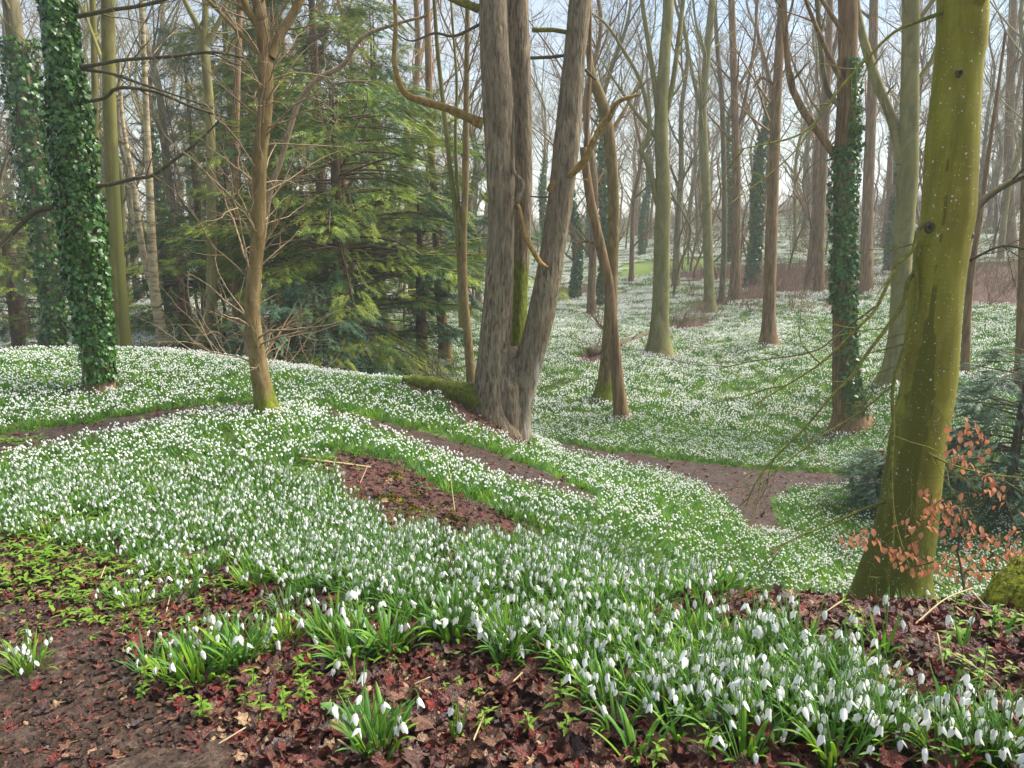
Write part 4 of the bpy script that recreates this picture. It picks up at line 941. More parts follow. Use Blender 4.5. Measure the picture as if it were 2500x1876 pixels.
    for f in full:
        for _ in range(9):
            i = rng.integers(int(len(f) * .62), len(f) - 2); grow(cg, f[i, :3], side_dir(np.array([0, 0, 1.0]), rng, rng.uniform(.6, 1.1)), rng.uniform(1.5, 3.5), f[i, 3] * .3, 0, CFG_CROWN, rng)
    obj('crown', cg.mesh('crown', MB['lime'], True, base), root)
lime()

# green beech at the right, with hanging lichen-covered branches
def beech():
    Yb = 4.5 * KS
    def wet(V, full, z):
        k = np.argmin(np.abs(V[:, 2:3] - full[None, ::4, 2]), 1); c = full[::4][k]; a = (V[:, 0] - c[:, 0]) / c[:, 3]
        s = sst(.10, .22, 1 - np.abs((a + .62 + .06 * np.sin(z * 2)) / np.maximum(.02, .44 * (1 - sst(1.6, 3.0, z)))))
        s2 = .8 * sst(.0, .3, 1 - np.abs((a - .62) / .07)) * (V[:, 1] < c[:, 1]); return s * (V[:, 1] < c[:, 1] + .1) * .75 + .6 * (1 - sst(.0, .45, z - .75))
    pts = [(2178, 1470, 176), (2186, 1398, 150), (2211, 1288, 134), (2228, 1166, 128), (2245, 1044, 126), (2267, 935, 123), (2283, 736, 120), (2309, 566, 117), (2317, 510, 119), (2326, 340, 116), (2340, 170, 107), (2351, 0, 112)]
    L1 = 'mosstwig'
    limbs = [([(2275, 560, 24), (2262, 548, 15), (2240, 566, 11), (2230, 610, 10), (2192, 645, 10), (2165, 700, 9), (2135, 760, 8), (2095, 800, 8), (2007, 885, 6), (1905, 950, 4.5), (1844, 987, 3)], -.45, L1),
             ([(2238, 590, 10), (2234, 645, 10), (2240, 720, 10), (2226, 790, 9), (2192, 900, 9), (2179, 960, 9), (2181, 1040, 9), (2176, 1150, 8), (2181, 1250, 7), (2200, 1330, 6), (2226, 1405, 4)], -.5, L1),
             ([(2233, 665, 11), (2216, 690, 11), (2205, 742, 11), (2166, 800, 10), (2125, 853, 9), (2080, 918, 8), (2027, 971, 7), (1966, 1044, 6), (1885, 1125, 5), (1844, 1182, 4), (1820, 1239, 3)], -.5, L1),
             ([(2150, 740, 5), (2068, 800, 5), (2027, 833, 5), (1999, 853, 4.5), (1938, 869, 4), (1844, 881, 3), (1760, 900, 2.4)], -.4, 'twig'),
             ([(2178, 942, 5), (2100, 1007, 5), (2007, 1064, 4), (1925, 1125, 3), (1860, 1180, 2.4)], -.4, L1),
             ([(2176, 1222, 8), (2140, 1232, 7), (2100, 1247, 7), (2027, 1280, 5), (1946, 1313, 4), (1880, 1345, 2.6)], -.3, L1),
             ([(2181, 1044, 6), (2222, 1068, 6), (2271, 1109, 6), (2332, 1138, 5), (2414, 1158, 4), (2520, 1170, 3)], -.5, L1),
             ([(2200, 1330, 5), (2217, 1375, 5), (2250, 1395, 4), (2290, 1425, 4), (2350, 1460, 3)], -.2, L1), ([(2217, 1380, 5), (2190, 1395, 4), (2150, 1410, 4), (2120, 1408, 3)], -.3, L1),
             ([(2362, 530, 40), (2376, 514, 24), (2410, 482, 19), (2455, 452, 17), (2510, 426, 15), (2600, 390, 12)], .1, 'twig'),
             ([(2330, 20, 12), (2250, 50, 9), (2183, 79, 8), (2110, 150, 8), (2047, 221, 7), (1990, 300, 6), (1940, 334, 5), (1870, 352, 4), (1800, 366, 3)], -.6, L1),
             ([(1998, 292, 5), (1940, 370, 4), (1880, 425, 4), (1830, 462, 3), (1780, 500, 2.4)], -.6, L1),
             ([(2360, 640, 9), (2400, 620, 6), (2450, 600, 6), (2520, 612, 5)], -.2, 'twig')]
    root, full, base = make_tree('beech_tree', 'smooth yellow green beech trunk dotted with white lichen beside the leaf litter ridge', pts, 'beech', Y=4.5, ext=7, sides=48, step=.05, flare=.15, amp=.006, fl=.07, limbs=limbs, crown=10, seed=2, wet=wet, branch_twigs=9)
    rng = np.random.default_rng(8)
    for (u, v, r_, k) in [(2345, 178, .018, 'knot'), (2272, 556, .026, 'knot'), (2366, 580, .03, 'knot'), (2276, 1168, .02, 'knot')]:
        c = P(u, v, Yb - .19 if u < 2360 and u > 2280 else Yb - .11); a = np.linspace(0, 2 * np.pi, 20, endpoint=False); rad = np.array([1.5, 1.15, .85, .5, .05]) * r_; dp = np.array([.02, .002, -.006, .012, .03])
        V = np.array([[c[0] + q * math.cos(t) * (1 + .12 * math.sin(3 * t)), c[1] + d_, c[2] + q * 1.1 * math.sin(t)] for q, d_ in zip(rad, dp) for t in a]); n = 20
        F = np.array([[i * n + j, i * n + (j + 1) % n, (i + 1) * n + (j + 1) % n, (i + 1) * n + j] for i in range(4) for j in range(n)]); g = Geo(); g.add(V, F)
        obj(k, g.mesh(k, MB['twig'], True, base), root)
beech()

# ivy-clad tree left
_, f, b = make_tree('ivy_clad_tree', 'leaning trunk swathed in thick ivy standing on the left snowdrop bank', [(243, 962, 66), (235, 880, 62), (215, 700, 60), (195, 500, 58), (165, 250, 55), (140, 0, 52)], 'redbrown', ext=6, seed=21, crown=8, flare=.2,
    limbs=[([(225, 455, 14), (250, 453, 11), (275, 450, 10), (330, 436, 10), (370, 430, 9), (420, 395, 8), (490, 340, 6), (540, 290, 4)], -.3, 'twig'), ([(190, 165, 12), (245, 157, 9), (300, 147, 9), (420, 138, 8), (520, 128, 7), (610, 145, 5)], -.3, 'twig'),
           ([(200, 250, 10), (255, 240, 9), (290, 215, 9), (380, 225, 8), (470, 262, 7), (560, 290, 5)], -.2, 'twig'), ([(190, 40, 12), (270, 25, 10), (340, 15, 9), (420, -6, 8)], -.2, 'twig'), ([(200, 170, 8), (270, 180, 7), (330, 200, 7), (420, 230, 5), (520, 265, 4)], -.4, 'twig'),
           ([(150, 505, 16), (90, 515, 14), (40, 560, 12), (0, 600, 12), (-40, 630, 10)], -.3, 'twig')])
ivy(f, 'thick dark green ivy sheathing the leaning trunk on the left bank', 15000, lambda z: .015 + .048 * sst(.05, .9, z) + .05 * sst(1.0, 1.8, z) * (1 - sst(2.6, 3.6, z)), .047, 1, .1, 7.2,
    lambda th, z, r: (z > .6) | (np.cos(th - .2) > -.4 + r.normal(0, .3, len(th))), 300, None, b)
_, f, b = make_tree('ivy_clad_tree', 'ivy covered trunk at the far left edge behind the snowdrop bank', [(132, 860, 46), (125, 700, 44), (100, 500, 42), (60, 250, 40), (25, 0, 38)], 'grey', Y=12.5, ext=6, seed=22, crown=8)
ivy(f, 'ragged ivy hanging on the trunk at the far left edge', 3800, lambda z: .05 + .13 * sst(1.2, 2.6, z), .075, 2, .2, 6.5, None, 0, None, b)
# forked tree on the mound
make_tree('forked_tree', 'slim brown trunk forking high above the snowdrop mound with a mossy foot', [(656, 1022, 62), (646, 971, 48), (632, 895, 42), (620, 800, 36), (616, 736, 36), (626, 620, 33), (631, 566, 33), (634, 396, 34), (646, 283, 34), (649, 190, 36), (645, 120, 34), (638, 50, 32), (631, 0, 31)], 'mossbrown', ext=6, seed=23, sides=28, step=.05,
    flare=.3, amp=.025, moss=.55, limbs=[([(660, 140, 26), (672, 112, 25), (690, 75, 23), (712, 40, 22), (738, -10, 20), (780, -100, 16)], .1), ([(638, 70, 24), (622, 50, 22), (606, 25, 20), (590, -10, 18), (570, -80, 14)], -.1)], twig_n=60, twig_l=(.4, 1.5), twig_m='paletwig', tw_r=.011, branch_twigs=3)
# left background trunks
make_tree('mossy_tree', 'tall straight mossy trunk behind the ivy clad tree', [(300, 870, 44), (294, 780, 40), (282, 600, 36), (272, 400, 32), (266, 200, 30), (264, 0, 30)], 'olive', Y=10.5, ext=7, seed=24, sides=24, wet=lambda V, f, z: .9 * sst(-.02, .06, V[:, 0] - np.interp(V[:, 2], f[:, 2], f[:, 0]) - .03) * (1 - sst(3, 4.5, z)))
make_tree('slender_tree', 'slender mossy stem rising left of the straight mossy trunk', [(240, 850, 18), (236, 500, 16), (232, 250, 15), (226, 0, 14)], 'olive', Y=11.5, ext=5, seed=25, sides=10)
make_tree('birch_tree', 'pale twin stemmed birch leaning behind the snowdrop bank', [(402, 872, 26), (392, 800, 24), (378, 715, 24), (371, 600, 20), (366, 480, 18), (358, 300, 15), (350, 100, 12)], 'birch', Y=12.5, ext=5, seed=26, sides=14, limbs=[([(380, 720, 20), (362, 670, 18), (348, 610, 17), (335, 520, 15), (325, 440, 13), (300, 300, 10), (290, 150, 8)], .2)], limb_m='birch')
make_tree('bowed_tree', 'grey brown trunk bowed at its foot behind the snowdrop bank', [(478, 875, 36), (500, 810, 27), (515, 740, 24), (517, 640, 24), (516, 480, 22), (513, 300, 22), (505, 180, 22), (498, 110, 22)], 'greygreen', Y=12, ext=0, seed=27, sides=14, crown=0,
    limbs=[([(500, 120, 18), (480, 60, 14), (455, 10, 12), (430, -60, 10)], .1), ([(500, 115, 18), (520, 80, 14), (545, 30, 12), (570, -60, 10)], .1), ([(510, 190, 9), (550, 140, 7), (600, 60, 5)], .2), ([(498, 115, 16), (500, 40, 14), (505, -60, 12)], 0)])
make_tree('brown_tree', 'thin reddish brown trunk behind the forked tree', [(578, 860, 20), (574, 560, 19), (576, 300, 17), (585, 0, 15)], 'redbrown', Y=14, ext=6, seed=28, sides=12)
make_tree('leaning_tree', 'pale leaning stem bending right behind the forked tree', [(602, 880, 22), (625, 700, 18), (657, 481, 14), (685, 396, 13), (714, 294, 13), (733, 243, 13), (776, 193, 13), (836, 160, 12), (885, 92, 10), (964, 60, 8), (1040, 40, 6)], 'paletwig', Y=10, ext=0, seed=29, sides=10, crown=0, twig_n=16, twig_m='paletwig')
# thin stems left of the lime
make_tree('twin_stem_tree', 'pair of thin brown stems close behind the lime trunk', [(1150, 925, 24), (1142, 820, 21), (1132, 700, 20), (1132, 560, 17), (1137, 430, 17), (1138, 300, 15), (1140, 150, 13), (1142, 0, 12)], 'mossbrown', Y=9.6, ext=6, seed=30, sides=12,
    limbs=[([(1128, 800, 16), (1122, 640, 14), (1112, 520, 13), (1100, 420, 12), (1085, 280, 11), (1068, 120, 10), (1060, 0, 9)], .1, 'olive'), ([(1122, 540, 10), (1116, 440, 9), (1112, 330, 8), (1115, 200, 7), (1105, 60, 6), (1100, -20, 5)], .2, 'olive')])
# right-hand wood
make_tree('curving_tree', 'brown trunk curving up past a larger mossy footed trunk', [(1518, 1026, 36), (1510, 950, 31), (1503, 876, 29), (1492, 760, 27), (1485, 690, 26), (1470, 620, 25), (1452, 540, 24), (1440, 481, 22), (1430, 410, 20), (1424, 360, 18)], 'redbrown', ext=0, seed=31, sides=18, crown=0, flare=.3, limbs=[([(1428, 420, 14), (1434, 300, 11), (1440, 180, 9), (1441, 50, 8), (1440, -60, 7)], .2), ([(1468, 610, 9), (1445, 592, 8), (1420, 590, 6), (1405, 598, 4)], -.1)])
make_tree('crooked_tree', 'crooked grey trunk with a moss green foot behind the curving brown trunk', [(1478, 985, 66), (1482, 920, 42), (1490, 780, 32), (1495, 640, 29), (1498, 500, 28), (1492, 380, 28), (1482, 300, 28), (1468, 245, 27), (1450, 200, 24), (1440, 165, 20)], 'mossbrown', ext=0, seed=32, sides=22, crown=0, moss=.6, flare=.25, limbs=[([(1445, 190, 18), (1436, 110, 14), (1430, 20, 12), (1425, -60, 10)], .1), ([(1495, 320, 12), (1530, 260, 8), (1560, 200, 6)], .3)])
make_tree('grey_beech_tree', 'grey green beech with a limb splitting off left above a scarred trunk', [(1608, 872, 60), (1610, 800, 44), (1614, 700, 40), (1616, 566, 38), (1619, 480, 36), (1617, 400, 34), (1614, 300, 32), (1622, 150, 28), (1632, 0, 26)], 'greygreen', ext=7, seed=33, sides=26, flare=.35, step=.08, fl=.09,
    limbs=[([(1606, 500, 16), (1590, 430, 14), (1575, 385, 13), (1565, 366, 13), (1582, 335, 12), (1586, 300, 11), (1576, 243, 10), (1560, 190, 9), (1520, 120, 8), (1480, 60, 6), (1440, 30, 5)], -.2), ([(1612, 320, 16), (1600, 220, 14), (1585, 120, 12), (1570, 20, 11), (1560, -60, 10)], .1), ([(1622, 300, 14), (1640, 220, 13), (1655, 110, 12), (1668, 0, 11)], .1), ([(1622, 260, 8), (1660, 210, 5), (1670, 180, 4)], 0)])
make_tree('beech_tree', 'slim grey beech swelling at its foot left of two brown stems', [(1733, 772, 34), (1731, 700, 25), (1727, 560, 23), (1722, 420, 21), (1716, 290, 20), (1722, 180, 19), (1731, 85, 19), (1740, 0, 18)], 'greygreen', ext=7, seed=34, limbs=[([(1717, 300, 10), (1690, 180, 8), (1670, 60, 7), (1650, -30, 6)], .2), ([(1725, 160, 8), (1700, 60, 6), (1690, -20, 5)], .1)])
make_tree('beech_tree', 'thin straight stem beside a brown trunk on the leafy bank', [(1762, 735, 16), (1768, 600, 14), (1768, 450, 13), (1763, 255, 13), (1752, 120, 11), (1745, 0, 9)], 'grey', Y=26, ext=6, seed=35, sides=10)
make_tree('brown_tree', 'brown trunk with pale bark on the leafy bank', [(1794, 735, 30), (1797, 600, 22), (1798, 450, 20), (1795, 300, 18), (1790, 130, 17), (1786, 0, 16)], 'redbrown', Y=25.5, ext=6, seed=36, sides=14, limbs=[([(1798, 330, 9), (1820, 240, 8), (1840, 120, 7), (1850, 0, 6)], .3)])
make_tree('brown_tree', 'straight red brown trunk standing alone in the snowdrops on the slope', [(1877, 846, 42), (1877, 780, 31), (1881, 640, 29), (1886, 500, 27), (1892, 340, 25), (1901, 150, 22), (1910, 0, 20)], 'redbrown', ext=7, seed=37, sides=22, step=.09, limbs=[([(1905, 100, 9), (1930, 30, 7), (1945, -50, 6)], .1), ([(1900, 215, 8), (1860, 190, 6), (1840, 215, 5)], -.1)])
_, f, b = make_tree('ivy_clad_tree', 'stout reddish trunk with ivy on its face and a flared root foot', [(2084, 1056, 116), (2076, 1010, 76), (2066, 950, 60), (2062, 902, 53), (2059, 780, 47), (2059, 680, 46), (2060, 453, 47), (2066, 300, 44), (2069, 227, 43), (2070, 100, 44), (2070, 0, 44)], 'redbrown', ext=7, seed=38, sides=30, step=.06, flare=.15, fl=.1,
    limbs=[([(2045, 385, 20), (2022, 358, 20), (1995, 318, 20), (1968, 283, 19), (1945, 240, 18), (1930, 200, 17), (1922, 140, 15), (1917, 60, 14), (1914, -40, 12)], .2), ([(2050, 260, 14), (2020, 220, 14), (2005, 130, 13), (1995, 0, 12), (1990, -60, 10)], .4, 'grey')])
ivy(f, 'glossy ivy climbing the face of the stout reddish trunk', 6000, lambda z: .015 + .065 * sst(.3, 1, z), .058, 3, .3, 6.4, lambda th, z, r: np.where(z < 2.2, np.cos(th + .55) > .05 + r.normal(0, .25, len(th)), np.where(z < 5.0, (np.sin(th) < .35) & (r.random(len(th)) < .95), np.cos(th + .8) > .6)), 0, None, b)
_, f2, b2 = make_tree('beech_tree', 'tall grey beech partly hidden behind the lichen dotted trunk', [(2190, 938, 84), (2192, 890, 60), (2196, 800, 47), (2202, 640, 45), (2212, 500, 46), (2218, 396, 46), (2222, 170, 40), (2224, 0, 40)], 'greygreen', ext=7, seed=39, sides=24, step=.09, moss=.4, limbs=[([(2200, 400, 22), (2180, 300, 24), (2145, 210, 24), (2118, 130, 22), (2096, 40, 18), (2085, -60, 16)], .8)])
make_tree('sapling_tree', 'thin dark sapling stem right of the lichen dotted trunk', [(2356, 931, 22), (2360, 800, 19), (2372, 660, 15), (2395, 520, 12), (2410, 400, 10), (2432, 250, 8), (2455, 80, 6)], 'redbrown', ext=0, seed=40, sides=10, crown=0, twig_n=22, twig_l=(.4, 1.2), tw_r=.006)
make_tree('dark_tree', 'dark trunk cut off by the right edge of the wood', [(2497, 968, 52), (2500, 900, 40), (2506, 700, 38), (2515, 400, 36), (2522, 0, 32)], 'redbrown', Y=10.5, ext=6, seed=41, sides=16)
make_tree('brown_tree', 'brown trunk with pink bark behind the stout ivy trunk', [(1999, 690, 24), (2003, 560, 20), (2010, 400, 19), (2018, 250, 17), (2026, 0, 15)], 'redbrown', Y=25, ext=6, seed=42, sides=12)
make_tree('brown_tree', 'mid brown trunk between the stout ivy trunk and the tall grey beech', [(2112, 690, 34), (2117, 560, 27), (2122, 400, 25), (2130, 200, 22), (2134, 0, 20)], 'redbrown', Y=24, ext=6, seed=43, sides=14)
make_tree('grey_tree', 'distant grey trunk at the right beyond the dark sapling', [(2467, 610, 27), (2463, 450, 23), (2466, 250, 20), (2474, 0, 18)], 'redbrown', Y=30, ext=8, seed=44, sides=12, limbs=[([(2470, 300, 12), (2490, 200, 9), (2510, 60, 8)], .3)])
make_tree('stump_tree', 'grey stem with a mossy foot behind the yews', [(1085, 830, 30), (1070, 700, 20), (1062, 500, 19), (1050, 300, 18), (1042, 0, 16)], 'redbrown', Y=16, ext=6, seed=45, sides=14)

# ================= background wood: a few kinds, each copy its own tree
def wood_kinds():
    ks = []
    for s, (mat, ivyk) in enumerate([('grey', 0), ('redbrown', 0), ('greygreen', 0), ('grey', 1), ('olive', 0), ('redbrown', 1), ('grey', 0)]):
        rng = np.random.default_rng(70 + s); Ht = rng.uniform(15, 20); r0 = rng.uniform(.13, .22)
        q = np.array([[0, 0, -.3, r0 * 1.5], [0, 0, .15, r0 * 1.25], [.03, 0, .8, r0], *[[rng.normal(0, .12) * k, rng.normal(0, .12) * k, Ht * k / 6, r0 * (1 - .14 * k)] for k in range(1, 7)]])
        f = smooth_path(q, .45); tg = Geo(); tg.add(*tube(f[:, :3], f[:, 3], 12, bark_disp(s, .03, .3, .08)))
        cg = Geo(); cfg = dict(seg=[.7, .5, .4, .3], wob=[.12, .16, .2, .2], up=[.10, .06, .03, .02], sides=[5, 4, 3, 3], n=[7, 6, 3], l=[.5, .5, .5], r=[.5, .5, .6], t0=[.2, .2, .2], rmin=.0085)
        for _ in range(24):
            i = rng.integers(int(len(f) * .13), len(f) - 1); tn = np.array([0, 0, 1.0]); k = f[i, 2] / Ht
            grow(cg, f[i, :3], side_dir(tn, rng, rng.uniform(.45, .95)), (1.2 + 4.2 * min(k * 2, 1)) * (1.2 - .6 * k) * rng.uniform(.7, 1.2), f[i, 3] * rng.uniform(.3, .6), 0, cfg, rng)
        iv = None
        if ivyk:
            n = 2600; z = rng.uniform(.1, Ht * .5, n) ; z = z * rng.uniform(.5, 1, n); th = rng.uniform(0, 6.283, n); c = np.stack([np.interp(z, f[:, 2], f[:, k]) for k in (0, 1, 3)], -1)
            o = np.stack([np.cos(th), np.sin(th), 0 * th], -1); p = np.stack([c[:, 0], c[:, 1], z], -1) + o * (c[:, 2] + .16 * np.sqrt(rng.random(n)) * (1 + .6 * vnoise(np.stack([np.cos(th), np.sin(th), z], -1))))[:, None]
            iv = Geo(); iv.add(*batch(IVY_V, IVY_F, basis(np.array([[0, 0, -1.0]]) + rng.normal(0, .5, (n, 3)), o + rng.normal(0, .5, (n, 3)) + [0, 0, .4]), p, .11 * rng.uniform(.6, 1.3, n)))
        ks.append((tg.mesh('trunk', MB[mat]), cg.mesh('crown', MB[mat]), iv.mesh('ivy', M_IVY) if iv else None, mat, ivyk, r0))
    return ks
WK = wood_kinds()
WL = {('grey', 0): 'bare grey tree in the misty wood behind', ('redbrown', 0): 'bare brown tree in the misty wood behind', ('greygreen', 0): 'bare grey green tree in the misty wood behind', ('olive', 0): 'bare moss green tree in the misty wood behind',
      ('grey', 1): 'ivy sleeved grey tree in the misty wood behind', ('redbrown', 1): 'ivy sleeved brown tree in the misty wood behind'}
def bg_tree(x, y, k, s, rot):
    tm, cm, im, mat, ik, r0 = WK[k]; z = float(H(np.array([x]), np.array([y]))[0])
    t = thing('woodland_tree', WL[(mat, ik)], 'tree', (x, y, z), 'bare trees of the background wood, ' + ('ivy sleeved' if ik else mat)); t.rotation_euler = (0, 0, rot); t.scale = (s, s, s)
    obj('trunk', tm, t); obj('crown', cm, t)
    if im: obj('ivy', im, t)
def wood():
    rng = np.random.default_rng(99); placed = [(p.location.x, p.location.y) for p in COL.objects if p.type == 'EMPTY']
    # trunks one can make out in the mid distance: photo column, distance, kind
    seen = [(60, 20, 0), (185, 24, 4), (420, 26, 3), (455, 22, 6), (560, 30, 2), (690, 22, 1), (860, 21, 1), (920, 28, 0), (1010, 24, 1), (1100, 33, 5), (1175, 38, 0), (1330, 40, 3), (1405, 30, 3), (1445, 24, 1), (1475, 27, 3), (1540, 33, 1), (1565, 44, 3), (1585, 55, 0),
            (1650, 30, 0), (1675, 50, 0), (1700, 60, 3), (1778, 36, 3), (1835, 29, 5), (1850, 34, 1), (1935, 38, 2), (1955, 44, 6), (1975, 27, 1), (2035, 40, 0), (2150, 36, 1), (2165, 46, 3), (2260, 30, 0), (2400, 40, 6), (2430, 26, 2), (2440, 48, 1), (2490, 34, 0), (335, 30, 0), (250, 36, 1), (120, 32, 6), (640, 38, 0), (780, 34, 6), (960, 42, 2)]
    for u, y, k in seen:
        x = (u - 1250) / FPX * (y * CP + .5); y *= KS; x *= KS; bg_tree(x, y, k, rng.uniform(.75, 1.15), rng.uniform(0, 6.28)); placed.append((x, y))
    n = 0
    for _ in range(4000):
        if n >= 175: break
        y = rng.uniform(30, 118); x = rng.uniform(-.85, .85) * y; 
        if abs(x) < 26 and y < 54 and x > -9 and rng.random() < .8: continue
        u = 1250 + FPX * x / (y * CP)
        if 1255 < u < 1330 and y < 90: continue
        if min((x - a) ** 2 + (y - b) ** 2 for a, b in placed) < (2.2 if y < 60 else 3.2) ** 2: continue
        placed.append((x, y)); bg_tree(x, y, int(rng.integers(0, 7)), rng.uniform(.7, 1.1), rng.uniform(0, 6.28)); n += 1
wood()
def young_wood():
    ks = []
    for s in range(4):
        rng = np.random.default_rng(170 + s); Ht = rng.uniform(7, 10); r0 = rng.uniform(.04, .065); q = np.array([[0, 0, -.2, r0 * 1.3], [0, 0, .3, r0], *[[rng.normal(0, .16) * k, rng.normal(0, .16) * k, Ht * k / 5, r0 * (1 - .16 * k)] for k in range(1, 6)]]); f = smooth_path(q, .4)
        tg = Geo(); tg.add(*tube(f[:, :3], f[:, 3], 8)); cg = Geo(); cfg = dict(seg=[.35, .25, .2], wob=[.13, .17, .2], up=[.08, .04, .02], sides=[4, 3, 3], n=[7, 5], l=[.5, .5], r=[.5, .5], t0=[.15, .15], rmin=.005)
        for _ in range(22):
            i = rng.integers(int(len(f) * .1), len(f) - 1); grow(cg, f[i, :3], side_dir(np.array([0, 0, 1.0]), rng, rng.uniform(.6, 1.2)), rng.uniform(.8, 2.4), f[i, 3] * .5, 0, cfg, rng)
        m_ = MB[['redbrown', 'grey', 'olive', 'redstem'][s]]; ks.append((tg.mesh('trunk', m_), cg.mesh('crown', m_)))
    rng = np.random.default_rng(171)
    for k in range(230):
        y = rng.uniform(21, 80); u = rng.uniform(-200, 2700); x = at_u(u, y)
        if 1240 < u < 1560 and y < 56: continue
        if u > 1560 and y < 32: continue
        z = float(H(np.array([x]), np.array([y]))[0]); v = int(rng.integers(4)); t = thing('young_tree', 'thin bare young tree with twiggy side shoots among the background trunks', 'tree', (x, y, z), 'thin young trees in the background wood'); c_ = rng.uniform(.7, 1.2); t.scale = (c_, c_, c_); t.rotation_euler = (0, 0, rng.uniform(0, 6.28)); obj('trunk', ks[v][0], t); obj('crown', ks[v][1], t)
def at_u(u, Y): return (u - 1250) / FPX * (Y * CP + .45)
young_wood()

# ================= evergreens
def spray(rng, n=8):
    """feathery yew spray along +X: an arching shoot with short narrow side shoots"""
    V, F = [], []
    def quad(a, b, w_):
        d = b - a; t = np.array([-d[1], d[0], 0]); t = t / (np.linalg.norm(t) + 1e-9) * w_; k = len(V); m_ = a + (b - a) * .45 + [0, 0, .01]
        V.extend([a, m_ - t, b, m_ + t]); F.append((k, k + 1, k + 2, k + 3))
    zc = lambda x: .06 * x - .14 * x * x
    quad(np.zeros(3), np.array([.55, 0, zc(.55)]), .02); quad(np.array([.45, 0, zc(.45)]), np.array([1.05, 0, zc(1.05)]), .026)
    for i in range(n):
        x = .10 + .82 * i / n
        for s in (-1, 1):
            L = .26 * rng.uniform(.6, 1.25) * (1.1 - .5 * x); a = np.array([x + rng.normal(0, .02), 0, zc(x)]); b = a + np.array([L * .8, s * L * rng.uniform(.45, .75), rng.normal(-.02, .05)]); quad(a, b, .022)
    return np.array(V), np.array(F)
def evergreen(name, label, x, y, ht, rad, nl, ns, mat, seed, prof, z0=.3, ssz=.34, cat='yew tree', trunk=.13, stems=1, lean=(0, 0), group=None, inner=None):
    x, y, ht, rad, ssz, trunk, z0 = [q * KS for q in (x, y, ht, rad, ssz, trunk, z0)]
    rng = np.random.default_rng(500 + seed); gz = float(H(np.array([x]), np.array([y]))[0]); base = np.array([x, y, gz]); root = thing(name, label, cat, base, group)
    wg, SP_, SR, SS = Geo(), [], [], []
    for s in range(stems):
        o = np.array([0, 0, 0]) if s == 0 else np.array([rng.normal(0, .35), rng.normal(0, .3), 0])
        q = np.array([[*(o + [0, 0, -.2]), trunk * 1.3], [*(o + [0, 0, .3]), trunk], [o[0] + lean[0] * .5, o[1], ht * .5, trunk * .7], [o[0] + lean[0], o[1] + lean[1], ht * .97, trunk * .12]]) + [x, y, gz, 0]
        f = smooth_path(q, .3); tg = Geo(); tg.add(*tube(f[:, :3], f[:, 3], 12, bark_disp(seed, .05, .3, .12))); obj('trunk', tg.mesh('trunk', MB['redstem'], True, base), root)
        for i in range(nl // stems):
            zr = z0 + (ht - z0) * rng.random() ** .9; k = (zr - z0) / (ht - z0); c = np.array([np.interp(zr + gz, f[:, 2], f[:, j]) for j in (0, 1, 2)]); az = rng.uniform(0, 6.283); L = rad * prof(k, az) * rng.uniform(.65, 1.1)
            d = np.array([math.cos(az), math.sin(az), rng.uniform(.05, .35)]); n = 7; pts = wander(c, d, L, n, .09, -.055, rng); wg.add(*tube(pts, np.linspace(.020, .004, n + 1) * (.4 + L / 4), 4))
            m_ = int(ns * L / rad * rng.uniform(.8, 1.2)) + 2; t = rng.uniform(.25, 1.0, m_) ** .8; ii = np.minimum((t * n).astype(int), n - 1); pp = pts[ii] + (pts[ii + 1] - pts[ii]) * (t * n - ii)[:, None]; tn = pts[ii + 1] - pts[ii]; tn /= np.linalg.norm(tn, axis=1, keepdims=True)
            sd = np.stack([-tn[:, 1], tn[:, 0], 0 * tn[:, 0]], -1) * rng.choice([-1, 1], m_)[:, None]; lat = rng.uniform(0, .55, m_) * np.minimum(.7, L * .4)
            SP_.append(pp + sd * lat[:, None] + np.stack([0 * lat, 0 * lat, rng.normal(-.03, .05, m_)], -1)); a = tn + sd * rng.uniform(.1, 1.0, m_)[:, None] + np.stack([0 * lat, 0 * lat, rng.uniform(-.35, .08, m_)], -1)
            SR.append(basis(a, np.array([[0, 0, 1.0]]) + rng.normal(0, .28, (m_, 3)))); SS.append(ssz * rng.uniform(.6, 1.2, m_))
    Pn, Rn, Sn = np.concatenate(SP_), np.concatenate(SR), np.concatenate(SS); kk = rng.integers(0, 3, len(Pn)); cg = Geo()
    for v in range(3): V0, F0 = spray(rng); s = kk == v; cg.add(*batch(V0, F0, Rn[s], Pn[s], Sn[s]), 0)
    obj('limbs', wg.mesh('limbs', MB['redstem'], True, base), root); obj('crown', cg.mesh('crown', mat, True, base), root)
    return root
def at_u(u, Y): return (u - 1250) / FPX * (Y * CP + .45)
cone = lambda k, az: 1.05 - .95 * k
dome = lambda k, az: math.sqrt(max(.02, 1 - (2 * k - .9) ** 2 * .9))
flat = lambda k, az: math.sqrt(max(.05, 1 - k ** 2))
evergreen('yew_tree', 'spreading yew with yellow green sprays reaching towards the lime', at_u(850, 13.5), 13.5, 5.4, 3.1, 130, 110, M_YEWD, 1, lambda k, az: (1.15 - .75 * abs(k - .35)) * (1.15 if math.cos(az) > 0 else .8), z0=.7, stems=3, ssz=.30)
TALL = evergreen('yew_tree', 'tall dark yew behind the yellow tipped yew', at_u(800, 17), 17, 10.5, 2.8, 150, 60, M_YEWD, 2, lambda k, az: 1.0 - .6 * k, z0=.8, ssz=.42, stems=2)
evergreen('yew_tree', 'low rounded yew with golden tips behind the birch', at_u(450, 15.5), 15.5, 3.2, 1.5, 60, 36, M_YEWD, 3, dome, z0=.2, ssz=.34)
evergreen('conifer_tree', 'tall blue green conifer behind the birch', at_u(500, 24), 24, 9.0, 3.0, 90, 34, M_YEWB, 4, cone, z0=.8, ssz=.6, cat='conifer')
